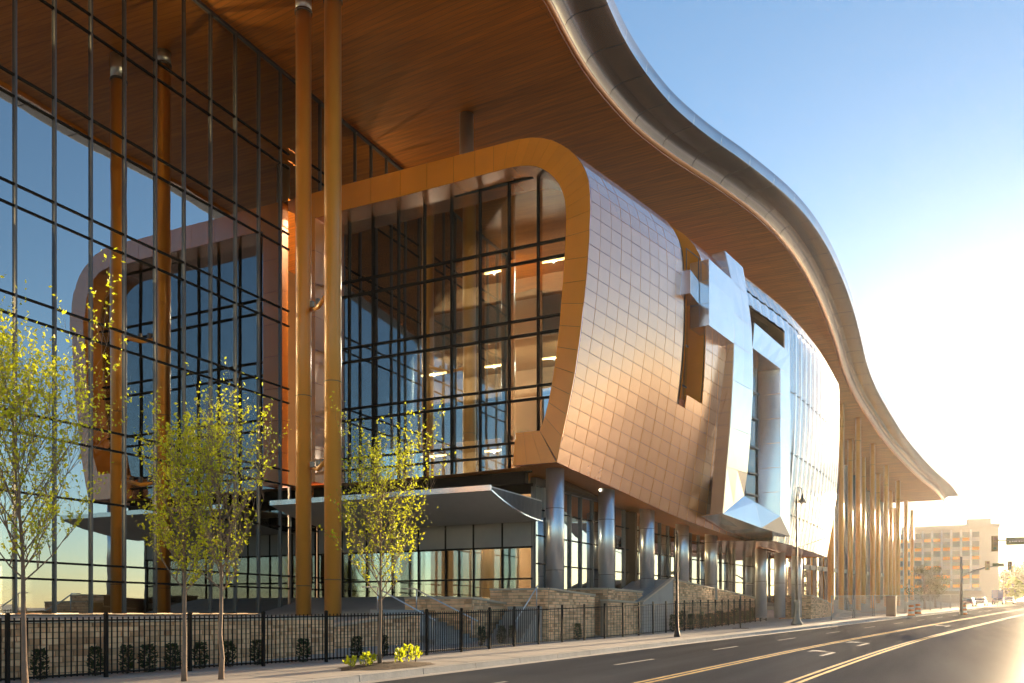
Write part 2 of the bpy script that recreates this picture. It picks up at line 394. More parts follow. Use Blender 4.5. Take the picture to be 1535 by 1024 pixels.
SEC = [(-.12,-.02),(.0,-.16),(.16,-.16),(.20,.06),(.34,.30),(.62,.46),(.95,.52),(2.0,.50),(2.22,.56),(2.28,1.15),(2.1,1.3)]
def rimP(x, o, z): n = nrm2(x); return (x + n.x*o, rimY(x) + n.y*o, zr(x)+z)
b = MB(); b.grid([[rimP(x, *SEC[k]) for k in range(0, 4)] for x in xs]); b.build('soffit_lip', copper, roof)
b = MB(); b.grid([[rimP(x, o, z+.05) for o, z in SEC[3:]] + [(x, 62, zr(x)+1.35)] for x in xs]); b.build('roof_deck', rimmat, roof)
i = 20
while i < len(xs)-3:
    st = 3
    for name, a, c in (('cove_panel', 3, 6), ('rim_panel', 6, 8), ('fascia_panel', 8, 10)):
        b = MB(); seg = [lerp(xs[i]+.03, xs[i+st]-.03, k/4) for k in range(5)]
        b.grid([[rimP(x, *SEC[k]) for k in range(a, c+1)] for x in seg]); b.build(name, rimmat, roof)
    i += st

# ---- copper shell ---------------------------------------------------------------
ZH = EYE + 17.2; ZT = EYE + 20.5; RC = 3.35
Yhi = table([(34.3,13.1),(42.5,11.3),(49,10.15),(57.7,8.95),(66.6,8.2),(76,7.9)])
Yb_ = table([(34.3,14.6),(41.4,14.1),(47.2,13.2),(52.6,12.15),(58,11.4),(63,10.95),(76,10.2)])
Zb_ = table([(34.3,EYE+6.4),(41.4,EYE+6.0),(47.2,EYE+5.4),(52.6,EYE+4.95),(63,EYE+4.55),(76,EYE+4.4)])
S1 = 10.9                       # profile length bottom -> widest line; corner then a quarter circle
def shell(u, s):
    """u: metres along the building at the top; s: metres up the profile"""
    xb = X0 + u*1.4 if u < 22 else X0 + 22*1.4 + (u-22)*.6
    xt = X0 + u
    yb, zb, yh = Yb_(xb), Zb_(xb), Yhi(xt)
    if s <= S1:
        w_ = s/S1; x = lerp(xb, xt, w_)
        return Vector((x, yb + (yh-yb)*math.sin(w_*math.pi/2), lerp(zb, ZH, w_)))
    th = (s-S1)/RC
    if th <= math.pi/2:
        return Vector((xt, yh + RC*(1-math.cos(th)), ZH + (ZT-ZH)*math.sin(th)))
    return Vector((xt, yh + RC + (s-S1-RC*math.pi/2), ZT))
def shell_n(u, s):
    e = .05; a = shell(u+e, s)-shell(u-e, s); c = shell(u, s+e)-shell(u, s-e); n = a.cross(c).normalized()
    return n
SC = S1 + RC*math.pi/2
us = [i*.8 for i in range(0, 33)]
ss = [i*.6 for i in range(0, 19)] + [S1+.5] + [S1 + RC*math.pi/2*k/7 for k in range(1, 8)]
ss = [S1*i/18 for i in range(19)] + [S1 + RC*math.pi/2*k/9 for k in range(1, 10)]
SLOT = (8.3, 10.2); SLOT_Z = EYE+11.0
def in_slot(u, s): return SLOT[0] < u < SLOT[1] and shell(u, s).z > SLOT_Z
# backing sheet (dark), leaving the slot open
def back(u, s, d=.07): return shell(u, s) - shell_n(u, s)*d
sub = [u for u in us if u <= 26]
bk = MB()
ub = sorted(set(sub + [SLOT[0], SLOT[1]]))
sslot = None
sfull = ss + [SC+1.0, SC+5, SC+10, SC+13.5]
for i in range(len(ub)-1):
    for j in range(len(sfull)-1):
        um = (ub[i]+ub[i+1])/2; sm_ = (sfull[j]+sfull[j+1])/2
        if in_slot(um, sm_) and sm_ < SC: continue
        if um > 14.6 and 1.3 < sm_ < SC: continue
        bk.quad(back(ub[i],sfull[j]), back(ub[i+1],sfull[j]), back(ub[i+1],sfull[j+1]), back(ub[i],sfull[j+1]), smooth=True)
sh = bk.build('copper_shell', copper_dk, bld)
cand = []
for i in range(len(us)-1):
    if us[i] > 25.5: break
    u0, u1 = us[i], us[i+1]
    pieces = [(u0, u1)]
    for j in range(len(ss)-1):
        s0, s1 = ss[j], ss[j+1]
        for (a, c) in pieces:
            if in_slot((a+c)/2, (s0+s1)/2): continue
            if (a+c)/2 > 14.6 and s0 > 1.3: continue
            cand.append((a, c, s0, s1))
# panels largest in the picture first: those nearest to the eye; hidden ones behind the silver bay join the stuff
def psize(t):
    c = shell((t[0]+t[1])/2, (t[2]+t[3])/2); n = shell_n((t[0]+t[1])/2, (t[2]+t[3])/2)
    v = Vector((0,0,EYE)) - c; d = v.length; a = max(0, n.dot(v/d))
    hid = 1 if (t[0] > 16.5 and t[2] > 2) else 0
    return -(a/d/d) * (0 if hid else 1)
cand.sort(key=psize)
rest = MB()
for k, (a, c, s0, s1) in enumerate(cand):
    e = .011; p = [shell(a+e, s0+e), shell(c-e, s0+e), shell(c-e, s1-e), shell(a+e, s1-e)]
    n = shell_n((a+c)/2, (s0+s1)/2); j = random.uniform(-.004, .004); p = [q + n*(j+random.uniform(-.0025,.0025)) for q in p]
    if k < 300:
        pb = MB(); pb.hexa([q - n*.05 for q in p], p); pb.build('panel', copper, sh)
    else: rest.hexa([q - n*.05 for q in p], p)
rest.build('panel_field', copper, sh, kind='stuff')
# slot: reveals and the window at its back
def slot_s(u):
    s = 0
    while shell(u, s).z < SLOT_Z: s += .05
    return s
for nm, uu in (('slot_reveal', SLOT[1]), ('slot_reveal', SLOT[0])):
    s_ = slot_s(uu); rows = []
    for k in range(17):
        s = lerp(s_, SC, k/16); p = shell(uu, s); n = shell_n(uu, s); rows.append([p, p - n*1.0])
    b = MB(); b.grid(rows, smooth=True); b.build(nm, copper, sh)
b = MB(); p = [shell(SLOT[0], slot_s(SLOT[0])), shell(SLOT[1], slot_s(SLOT[1]))]
b.quad(p[0], p[1], p[1]+Vector((0,1.1,0)), p[0]+Vector((0,1.1,0))); b.build('slot_sill', copper, sh)
rows = []
for k in range(13):
    s = lerp(slot_s(SLOT[0]), SC, k/12); rows.append([shell(SLOT[0], s) - shell_n(SLOT[0], s)*.9, shell(SLOT[1], s) - shell_n(SLOT[1], s)*.9])
b = MB(); b.grid(rows); sw_ = b.build('slot_window', gl_dark, sh)
for k in range(1, 12, 2):
    b = MB(); b.bar(rows[k][0], rows[k][1], .06, .08); b.build('transom', mull, sw_)
b = MB(); b.tube([lerp(r_[0], r_[1], .45) for r_ in rows], .04, 6); b.build('mullion', mull, sw_)
b = MB(); q0, q1 = shell(SLOT[0], 6), shell(SLOT[1], 6); b.box(q0.x-3, q1.x+3, 15.4, 15.7, EYE+7, EYE+20.3); b.build('slot_light_blocker', mat('slot_dark', (.05,.045,.04), .6), sh)  # dark box added behind the slot to block the interior lamp glow
# underside of the shell
b = MB(); rows = []
for u in us[:33]:
    p = back(u, 0, .02); rows.append([p, Vector((p.x+.2, lerp(p.y, 20, .3), lerp(p.z, EYE+6.3, .3))), Vector((p.x+.3, 20, EYE+6.3)), Vector((p.x+.3, 29, EYE+6.3))])
b.grid(rows); b.build('shell_underside', mat('copper_soffit', (.62,.20,.02), .4, .1, var=.1), sh)

# ---- portal frame at the near end of the shell ------------------------------------
outer_px = [(440,300),(470,290.5),(512,277),(556,265.5),(600,254),(640,243),(680,232),(712,222.5),(740,214.5),(762,209.5),(780,207.5),(796,207),(810,208),(826,211),(840,216.5),(852,223),(862,232),(871,243),(878,256),(883,272),(885,290),(885.5,315),(884,345),(881,385),(878,420),(875,455),(871.5,490),(867,525),(862,560),(856,592),(850,622),(843,655),(834.5,689)]
inner_px = [(474,327),(474.1,327),(512,316),(556,305.5),(600,295),(640,284.5),(680,274),(712,265.5),(740,258),(755,254),(768,251),(781,249),(793,248.5),(804,250),(814,254),(823,259.5),(831,267),(838,276),(843,287),(846.5,299),(848,312),(848.5,330),(848,355),(846,390),(843.5,425),(841,455),(838.5,488),(835,520),(831.5,550),(827,578),(822,603),(816.5,625),(809,645.5)]
OUT = [atX(px, py, X0) for px, py in outer_px]; INN = [atX(px, py, X0) for px, py in inner_px]
for k in range(2, 11): OUT[k].z = ZT
OUT[0].z = OUT[1].z = ZT
DX = Vector((1.2, 0, 0))
pf = MB()
for k in range(1, len(OUT)-1):
    pf.quad(INN[k], INN[k+1], INN[k+1]+DX, INN[k]+DX)
portal = pf.build('portal_frame', copper, bld)
for k in range(1, len(OUT)-1):
    P = [OUT[k]-Vector((.01,0,0)), OUT[k+1]-Vector((.01,0,0)), INN[k+1]-Vector((.01,0,0)), INN[k]-Vector((.01,0,0))]
    c = sum(P, Vector())/4; P = [q + (c-q).normalized()*.011 for q in P]
    b = MB(); b.hexa([q+Vector((.09,0,0)) for q in P], P); b.build('panel', copper, portal)
    b = MB(); b.quad(OUT[k]+Vector((.05,0,0)), OUT[k+1]+Vector((.05,0,0)), INN[k+1]+Vector((.05,0,0)), INN[k]+Vector((.05,0,0))) if False else None
pb = MB()
for k in range(1, len(OUT)-1):
    pb.quad(OUT[k]+DX*.06, OUT[k+1]+DX*.06, INN[k+1]+DX*.06, INN[k]+DX*.06)
pb.build('frame_backing', copper_dk, portal)
# left jamb and sill stub
jz0 = EYE+6.4; ja, jb_ = 28.55, 27.35
for k in range(8):
    z0, z1 = lerp(jz0, ZT-1.2, k/8), lerp(jz0, ZT-1.2, (k+1)/8)
    b = MB(); b.box(X0-.01, X0+1.2, jb_, ja, z0+.01, z1-.01); b.build('jamb_panel', copper, portal)
b = MB(); b.box(X0, X0+1.2, 27.3, 28.6, ZT-1.2, ZT-.01); b.build('jamb_panel', copper, portal)
A_, B_ = atX(773,649,X0), atX(809,645.5,X0); C_, D_ = atX(834,688.5,X0), atX(769,693.5,X0)
A_.z = B_.z = (A_.z+B_.z)/2; C_.z = D_.z = Zb_(X0)
for k in range(3):
    P = [lerp(A_, B_, k/3), lerp(A_, B_, (k+1)/3), lerp(D_, C_, (k+1)/3), lerp(D_, C_, k/3)]
    b = MB(); b.hexa([q+Vector((1.25,0,0)) for q in P], [q + (sum(P, Vector())/4-q).normalized()*.01 - Vector((.02,0,0)) for q in P]); b.build('sill_panel', copper, portal)

# ---- glass walls ------------------------------------------------------------------
UQ = MB(); UQ.box(-.5,.5,-.012,.012,-.5,.5); PANE_Y = UQ.mesh('pane', gl_main)           # faces Y
UQ = MB(); UQ.box(-.012,.012,-.5,.5,-.5,.5); PANE_X = UQ.mesh('pane', gl_dark)           # faces X
UB = MB(); UB.box(-.5,.5,-.5,.5,-.5,.5); BAR = UB.mesh('bar', mull); BARD = UB.mesh('bar', dark_metal)
MS = 1.5225
MX = [33.67 - MS*k for k in range(14, -1, -1)]
TZ = [EYE+z for z in (0, 1.24, 1.85, 4.25, 6.34, 7.05, 10.4, 11.1, 14.2, 14.95, 18.0, 18.75, 22.0, 22.7)] + [EYE+26.6]
b = MB(); b.box(MX[0]-1, X0-.15, Y0-.12, Y0+.35, EYE-.45, EYE-.02)
gw = b.build('glass_wall', mull, bld)
b = MB(); b.box(MX[0]-1, 62, Y0-.08, Y0+.25, EYE+26.5, EYE+26.64); b.build('head_rail', mull, gw)
def jr(): return random.uniform(-.0016, .0016)
for i in range(len(MX)):
    xa = MX[i]; xb = MX[i+1] if i+1 < len(MX) else X0-.02
    inst('mullion', BAR, gw, (xa, Y0-.02, (TZ[0]+TZ[-1])/2), (.07, .16, TZ[-1]-TZ[0]))
    inst('mullion_fin', BARD, gw, (xa+.01, Y0+.36, (TZ[0]+TZ[-1])/2), (.09, .5, TZ[-1]-TZ[0]))
    for j in range(len(TZ)-1):
        inst('pane', PANE_Y, gw, ((xa+xb)/2, Y0, (TZ[j]+TZ[j+1])/2), (xb-xa-.07, 1, TZ[j+1]-TZ[j]-.06), (jr(), 0, jr()))
for z in TZ[1:-1]:
    inst('transom', BARD, gw, ((MX[0]+X0)/2, Y0+.01, z), (X0-MX[0], .14, .075))
for j in range(4):
    inst('pane', PANE_Y, gw, (35.4, Y0, (TZ[j]+TZ[j+1])/2), (2.1, 1, TZ[j+1]-TZ[j]-.06), (jr(), 0, jr()))
    inst('transom', BARD, gw, (35.4, Y0+.01, TZ[j+1]), (2.2, .14, .075))
inst('mullion', BAR, gw, (X0+.05, Y0-.02, EYE+3.1), (.07, .16, 6.4)); inst('mullion', BAR, gw, (35.4, Y0-.02, EYE+3.1), (.07, .16, 6.4))
ux = [X0+.9+MS*k for k in range(0, 16)]
UZ = [ZT+.02, EYE+22.4, EYE+23.0, EYE+26.6]
for j in range(3):
    inst('pane', PANE_Y, gw, ((X0+ux[0])/2-.35, Y0, (UZ[j]+UZ[j+1])/2), (ux[0]-X0+.63, 1, UZ[j+1]-UZ[j]-.06))
for i in range(len(ux)-1):
    inst('mullion', BAR, gw, (ux[i], Y0-.02, (UZ[0]+UZ[-1])/2), (.07, .16, UZ[-1]-UZ[0]))
    for j in range(3):
        inst('pane', PANE_Y, gw, ((ux[i]+ux[i+1])/2, Y0, (UZ[j]+UZ[j+1])/2), (MS-.07, 1, UZ[j+1]-UZ[j]-.06), (jr(), 0, jr()))
for z in UZ[1:3]: inst('transom', BARD, gw, ((ux[0]+ux[-1])/2, Y0+.01, z), (ux[-1]-ux[0], .14, .075))
# front glass in the portal
XG = X0+1.15
colsY = [atX(px, 500, XG).y for px in (524,559.5,598,637,677.5,720,763.5,807)]
colsY = [27.3] + colsY[:] + [12.6]
rz = [EYE+z for z in (5.7, 6.35, 7.25, 10.0, 10.65, 11.55+.9, 13.15, 15.0, 15.65, 19.1)]
def rz_of(py): return atX(512, py, XG).z
rz = sorted([rz_of(p) for p in (729, 706, 688.7, 632, 615, 545, 524.5, 447, 425.5, 334)])
b = MB(); b.box(XG-.1, XG+.3, 16.6, 28.3, rz[0]-.5, rz[0]-.02); fw = b.build('portal_glass_wall', dark_metal, bld)
def edgeY(z):
    """inner edge of the portal at height z"""
    best = 14.4
    for k in range(14, len(INN)-1):
        a, c = INN[k], INN[k+1]
        if (a.z-z)*(c.z-z) <= 0 and abs(a.z-c.z) > 1e-6: return lerp(a.y, c.y, (z-a.z)/(c.z-a.z))
    return INN[-1].y if z < INN[-1].z else best
for i in range(len(colsY)-1):
    ya, yb2 = colsY[i], colsY[i+1]
    for j in range(len(rz)-1):
        z0, z1 = rz[j], rz[j+1]
        lim = min(edgeY(z0), edgeY(z1)) - .35
        if z1 < INN[-1].z+.4: lim = 16.2
        y2 = max(yb2, lim)
        if ya - y2 < .15: continue
        inst('pane', PANE_X, fw, (XG, (ya+y2)/2, (z0+z1)/2), (1, ya-y2-.07, z1-z0-.06), (0, jr(), jr()))
    if i > 0:
        top = rz[-1]
        zlo = rz[0]
        if ya < 16.4: zlo = INN[-1].z
        inst('mullion', BARD, fw, (XG+.12, ya, (zlo+top)/2), (.42, .09, top-zlo))
for z in rz:
    lim = edgeY(z)-.3 if z > INN[-1].z+.3 else 16.3
    if z == rz[-1]: lim = 14.2
    inst('transom', BARD, fw, (XG-.02, (27.3+lim)/2, z), (.16, 27.3-lim, .085))
for k in range(9):
    z = lerp(rz[1], rz[-2], k/8)
# lower storey of the front: clerestory, spandrel, glazed doors
XL = 36.5; cY = 16.7
lz = [EYE+z for z in (.9, 3.05, 4.35, 5.55)]
b = MB(); b.box(XL-.05, XL+.3, cY, 28.9, EYE+5.5, EYE+5.95); lf = b.build('entrance_wall', dark_metal, bld)
ly = [28.9 - 1.52*k for k in range(9)]; ly = [y for y in ly if y > cY] + [cY]
for i in range(len(ly)-1):
    ya, yb2 = ly[i], ly[i+1]
    for z0, z1 in ((EYE-.6, EYE+1.6), (EYE+1.6, lz[1]), (lz[2], EYE+5.5)):
        inst('pane', PANE_X, lf, (XL, (ya+yb2)/2, (z0+z1)/2), (1, ya-yb2-.08, z1-z0-.05), (0, jr(), jr()))
    b = MB(); b.box(XL-.04, XL+.2, yb2+.012, ya-.012, lz[1]+.02, lz[2]-.02); b.build('spandrel_panel', fascia, lf)
    inst('mullion', BARD, lf, (XL+.05, ya, (EYE-.6+EYE+5.5)/2), (.2, .09, 6.1))
inst('mullion', BAR, lf, (XL, cY, EYE+2.6), (.16, .16, 6.4))
for z in (EYE+1.6, lz[1], lz[2]): inst('transom', BARD, lf, (XL-.01, (28.9+cY)/2, z), (.16, 28.9-cY, .08))
# ground-floor glass wall along the street, behind the silver columns
gl_line = [(36.5,16.7),(41.5,16.4),(46.8,15.9),(52.1,15.4),(57.5,14.9),(65,13.6),(71,12.6),(76,12.0)]
b = MB()
for k in range(len(gl_line)-1): b.bar((*gl_line[k], EYE+.75), (*gl_line[k+1], EYE+.75), .3, .3)
sg = b.build('street_glass_wall', mull, bld); b = MB()
for k in range(len(gl_line)-1): b.bar((*gl_line[k], EYE+6.05), (*gl_line[k+1], EYE+6.05), .3, .35)
b.build('head_rail', mull, sg)
gz = [EYE+.9, EYE+2.3, EYE+3.6, EYE+4.8, EYE+5.9]
for k in range(len(gl_line)-1):
    a, c = Vector((*gl_line[k], 0)), Vector((*gl_line[k+1], 0)); L = (c-a).length; n = max(3, round(L/1.35)) if k < 5 else 3
    ang = math.atan2(c.y-a.y, c.x-a.x)
    for i in range(n):
        p, q = lerp(a, c, i/n), lerp(a, c, (i+1)/n); m_ = (p+q)/2
        inst('mullion', BAR, sg, (p.x, p.y-.03, (gz[0]+gz[-1])/2), (.07, .18, gz[-1]-gz[0]), (0,0,ang))
        rows_ = ((gz[0], gz[2]), (gz[2], gz[4])) if k >= 4 else tuple(zip(gz[:-1], gz[1:]))
        for z0, z1 in rows_:
            inst('pane', PANE_Y, sg, (m_.x, m_.y, (z0+z1)/2), (L/n-.07, 1, z1-z0-.06), (jr(), 0, ang+jr()))
    for z in gz[1:-1]:
        inst('transom', BARD, sg, ((a.x+c.x)/2, (a.y+c.y)/2-.01, z), (L, .1, .06), (0,0,ang))

def ceiling_lamp(x0, x1, y0, y1, z, power, tint=(1, .70, .38)):
    b = MB(); b.box(x0, x1, y0, y1, z-.08, z); o = b.build('ceiling_light', lamp_e, inn)
    l = bpy.data.lights.new('lamp', 'POINT'); l.shadow_soft_size = .05; l.energy = power * LAMP; l.color = tint
    lo = bpy.data.objects.new('lamp', l); COL.objects.link(lo); lo.parent = o; lo.location = Vector(((x0+x1)/2, (y0+y1)/2, z-.14)) - wloc(o)
LAMP = 13.0
# ---- interior ----------------------------------------------------------------------
b = MB(); b.box(5, 62, 45.5, 46, EYE-.5, EYE+26.6); inn = b.build('interior', brown_in, bld)
b = MB(); b.box(4.6, 5, 29.4, 45.5, EYE-.5, EYE+26.6); b.build('end_wall', brown_in, inn)
b = MB(); b.box(5, 60, 29.4, 45.4, EYE-.4, EYE-.08); b.build('floor_slab', mat('interior_floor', (.2,.15,.1), .35), inn)
for z, y0 in ((6.35, 33.5), (10.45, 34.5), (14.3, 33.8), (18.1, 35.5)):
    b = MB(); b.box(5, 33, y0, 45.4, EYE+z, EYE+z+.55); b.build('floor_slab', brown_in, inn)
    b = MB(); b.box(5, 33, y0-.06, y0-.005, EYE+z-.25, EYE+z+1.15); b.build('balcony_front', white_in, inn)
for x, y in ((32.7,36),(20.5,33),(24,38.5),(12,33)):
    b = MB(); b.tube([(x,y,EYE-.1),(x,y,EYE+26.6)], .36, 20); b.build('interior_column', green_in, inn)
for k, (z, y) in enumerate(((5.5,36.5),(9.6,37),(13.5,36.5),(17.3,38),(24.0,33.5),(23.2,39))):
    for x in ((9,15,21,26) if k < 4 else (13,20,27,42)): ceiling_lamp(x, x+1.7, y, y+.12, EYE+z, 110 if k < 4 else 75)
for k in range(7):
    x = 8+3.4*k; b = MB(); b.box(x, x+1.2, 38, 38.3, EYE-.08, EYE+random.uniform(1.9,3.1)); b.build('interior_panel', random.choice((white_in, brown_in)), inn)
# inside the copper volume
for z in (6.0, 9.9, 14.5):
    b = MB(); b.box(XG+2.2, XG+12, 15.8, 28.4, EYE+z, EYE+z+.5); b.build('floor_slab', brown_in, inn)
    b = MB(); b.box(XG+2.1, XG+2.18, 15.8, 28.4, EYE+z-1.5, EYE+z+.3); b.build('bulkhead', white_in, inn)
b = MB(); b.box(XG+12, XG+12.3, 15.4, 28.8, EYE+.2, EYE+20); b.build('core_wall', brown_in, inn)
for y in (18.2, 23.8):
    b = MB(); b.tube([(XG+1.5,y,EYE+.2),(XG+1.5,y,EYE+20)], .33, 20); b.build('interior_column', green_in, inn)
for y in (17.5, 21, 24.8):
    for z in (8.9, 13.5, 18.6): ceiling_lamp(XG+7, XG+7.12, y, y+1.6, EYE+z, 38, (1, .86, .66))
b = MB(); b.box(XL+.2, 74, 20.5, 20.8, EYE+.2, EYE+6.2); b.build('core_wall', brown_in, inn)
b = MB()
for k in range(len(gl_line)-1):
    (xa, ya_), (xb, yb_) = gl_line[k], gl_line[k+1]
    b.hexa([(xa,ya_+.2,EYE+.3),(xb,yb_+.2,EYE+.3),(xb,28.8,EYE+.3),(xa,28.8,EYE+.3)], [(xa,ya_+.2,EYE+.62),(xb,yb_+.2,EYE+.62),(xb,28.8,EYE+.62),(xa,28.8,EYE+.62)])
b.build('floor_slab', concrete, inn)
for k in range(6):
    x = 44+5*k; ceiling_lamp(x, x+.3, 17.8, 18.1, EYE+4.6, 30)
for y in (18.5, 22, 25.5): ceiling_lamp(39, 39.3, y, y+.8, EYE+4.6, 16, (1, .86, .66))
# ---- columns -------------------------------------------------------------------------
def column(x, y, z0, z1, rad, m, joints=(), collar=None):
    b = MB(); b.tube([(x,y,z0),(x,y,z1)], rad, 32); c = b.build('column', m, bld, loc=(x,y,z0))
    for z in joints:
        b = MB(); b.tube([(x,y,z-.012),(x,y,z+.012)], rad+.006, 32); b.build('joint_ring', mull, c)
    if collar:
        b = MB(); b.tube([(x,y,collar),(x,y,z1)], rad+.012, 32); b.build('sleeve', silver_col, c)
        b = MB(); b.tube([(x,y,collar-.09),(x,y,collar+.02)], rad+.045, 32); b.build('collar', mull, c)
    return c
pR = atD(499, 700, 36.5); pL = atD(455, 700, 38.1)
column(pR.x, pR.y, .7, EYE+26.64, .355, orange, joints=(EYE+1.4, EYE+9.6), collar=EYE+25.45)
column(pL.x, pL.y, .7, EYE+26.64, .335, orange, joints=(EYE+1.2, EYE+9.4), collar=EYE+26.05)
for zz in (EYE+13.2, EYE+6.35):
    b = MB(); b.tube([(pL.x+.25,pL.y-.2,zz), (lerp(pL.x,pR.x,.5),lerp(pL.y,pR.y,.5),zz-.22), (pR.x-.05,pR.y+.3,zz)], .10, 10)
    br_ = b.build('brace', orange, bld)
    for k in range(3):
        b = MB(); q = lerp(pL, pR, .3+.2*k); b.box(q.x-.09, q.x+.05, q.y-.09, q.y+.05, zz-.1, zz+.14); b.build('floodlight', mull, br_)
col_s = [(832,38.6),(909,43.2),(970,47.8),(1022.5,52.4),(1066,57.0),(1141,63),(1169,66.5),(1194,70)]
for k, (px, d) in enumerate(col_s):
    p = atD(px, 800, d); zb = EYE + (.9 if k < 5 else -.3)
    column(p.x, p.y, zb, EYE+6.35, .40, silver_col, joints=(EYE+1.9, EYE+4.6) if k < 5 else (EYE+2.3,))
pt = atD(699.5, 300, 47.0); column(pt.x, pt.y, ZT-.2, EYE+26.64, .375, silver_col)
# far colonnade under the roof
far_cols = [(1245,90),(1261,97),(1274.5,108),(1286.5,101),(1294,114),(1308,109),(1316,121),(1328.5,117),(1335,130),(1346,124),(1358,138),(1253,118),(1281,128),(1301,136),(1322,142),(1341,147),(1367,150)]
for px, d in far_cols:
    p = atD(px, 850, d); column(p.x, p.y, g(p.x), zr(p.x)-.01, .31, orange, joints=(zr(p.x)-2.6,))
fl = [(78,14.5),(100,13.6),(122,11.6),(140,9.6),(152,8.2)]
b = MB()
for k in range(len(fl)-1): b.bar((*fl[k], g(fl[k][0])+5.2), (*fl[k+1], g(fl[k+1][0])+5.2), .3, .5); b.bar((*fl[k], g(fl[k][0])+.3), (*fl[k+1], g(fl[k+1][0])+.3), .3, .8)
fg = b.build('colonnade_glass_wall', fascia, bld)
for k in range(len(fl)-1):
    a, c = Vector((*fl[k],0)), Vector((*fl[k+1],0)); ang = math.atan2(c.y-a.y, c.x-a.x); n = 7
    for i in range(n):
        p, q = lerp(a, c, i/n), lerp(a, c, (i+1)/n); m_ = (p+q)/2; h = zr(m_.x)-g(m_.x)
        inst('pane', PANE_Y, fg, (m_.x, m_.y, g(m_.x)+h/2), ((q-p).length-.1, 1, h-.1), (0,0,ang))
        inst('mullion', BAR, fg, (p.x, p.y-.1, g(p.x)+h/2), (.14, .3, h-.1), (0,0,ang))

# ---- silver bay on the copper shell -----------------------------------------------------
# left bar: strip of plates between two curved edges
Ls = [(1086,376,47.9),(1096,420,48.0),(1099.5,470,48.15),(1100,515,48.3),(1098,570,48.5),(1094,640,48.8),(1088.5,700,49.1),(1083,770,49.4)]
Rpx = [1113,1120,1126,1128,1128,1124.5,1119.5,1115]
Lp, Rp = [], []
for (px, py, X), rp in zip(Ls, Rpx):
    a = atX(px, py, X); Lp.append(a); q = atX(rp, 500, X+2.75); Rp.append(Vector((q.x, q.y, a.z)))
Rp[-1].z = atX(1115, 743, Rp[-1].x).z
b = MB(); thick = Vector((.25, .75, 0))
b.grid([[p, p+thick] for p in Lp]); sbay = b.build('silver_bay', silver, bld)
b = MB(); b.box(50, 74, 13.2, 13.4, EYE+6.3, EYE+19.8); b.build('bay_back_wall', brown_in, sbay)
for k in range(len(Lp)-1):
    for j in range(2):
        P = [lerp(Lp[k], Rp[k], j/2), lerp(Lp[k], Rp[k], (j+1)/2), lerp(Lp[k+1], Rp[k+1], (j+1)/2), lerp(Lp[k+1], Rp[k+1], j/2)]
        c = sum(P, Vector())/4; n = Vector((-.25,-.97,0)); P2 = [q + (c-q).normalized()*.014 + n*.03 for q in P]
        b = MB(); b.hexa([q - n*.08 for q in P2], P2); b.build('panel', silver, sbay)
    P = [Lp[k], Lp[k+1], Lp[k+1]+thick, Lp[k]+thick]; c = sum(P, Vector())/4; n = Vector((-1,.1,0)); P2 = [q + (c-q).normalized()*.014 + n*.02 for q in P]
    b = MB(); b.hexa([q - n*.03 for q in P2], P2); b.build('side_panel', silver, sbay)
# ribbed curved skin
SK = table([(47.9,10.3),(51.3,9.7),(57.2,8.57),(62,8.0),(68,7.55),(74.2,7.35)])
def skin(x, z):
    y = SK(x); zz = z-EYE
    if zz < 15: y += (15-zz)**2 * .0085 * (.75 + .25*sstep((x-56)/10))
    if zz > 17.4:
        t = min(1, (zz-17.4)/3.2); y += 2.6*(1-math.sqrt(max(0, 1-t*t)))
    return Vector((x, y, z))
def skin_n(x, z):
    a = skin(x+.05, z)-skin(x-.05, z); c = skin(x, z+.05)-skin(x, z-.05); return a.cross(c).normalized()
xs2 = [50.5+1.186*i for i in range(21)]; xs2 = [x for x in xs2 if x <= 74.3]
TOPZ = table([(47.9,EYE+20.2),(60,EYE+20.3),(68,EYE+19.6),(74.3,EYE+18.9)])
def zseg(x):
    top = TOPZ(x); zs = [EYE+4.5, EYE+6.4, EYE+10.2, EYE+14.0, EYE+18.35, EYE+19.3, top]
    if x < 57.0: zs = [EYE+17.5, EYE+18.35, EYE+19.3, top]
    return zs
for i in range(len(xs2)-1):
    xa, xb = xs2[i], xs2[i+1]; zs = zseg((xa+xb)/2)
    for j in range(len(zs)-1):
        rows = []; nn = max(1, int((zs[j+1]-zs[j])/.6))
        for k in range(nn+1):
            z = lerp(zs[j]+.03, zs[j+1]-(.11 if abs(zs[j+1]-EYE-18.35) < .01 else .03), k/nn); a = skin(xa+.03, z); c = skin(xb-.03, z); n = skin_n((xa+xb)/2, z)
            rd = .19 if zs[j+1] < EYE+18.4 and xa > 57 else .07; m1, m2 = skin(lerp(xa, xb, .42), z), skin(lerp(xa, xb, .58), z); rows.append([a - n*.08, a, m1 + n*.03, m1 + n*rd, m2 + n*rd, m2 + n*.03, c, c - n*.08])
        b = MB(); b.grid(rows, smooth=False); b.build('rib_panel', silver, sbay)
rows = MB()
rows.grid([[skin(x, lerp(EYE+17.5, TOPZ(x), k/8)) - skin_n(x, lerp(EYE+17.5, TOPZ(x), k/8))*.1 for k in range(9)] + [Vector((x, 16, ZT))] for x in xs2])
rows.grid([[skin(x, lerp(EYE+4.5, EYE+17.5, k/14)) - skin_n(x, lerp(EYE+4.5, EYE+17.5, k/14))*.1 for k in range(15)] for x in [x for x in xs2 if x > 57.2]])
rows.build('skin_backing', dark_metal, sbay)
b = MB(); zs = [lerp(EYE+4.5, TOPZ(74.2), k/14) for k in range(15)]
b.grid([[skin(74.2, z), Vector((74.0, 16, z))] for z in zs]); b.build('end_panel', copper, sbay)
b = MB(); b.grid([[skin(x, EYE+4.5) - skin_n(x, EYE+4.5)*.02, Vector((x, 14, EYE+4.75))] for x in xs2 if x > 56]); b.build('skin_underside', copper, sbay)
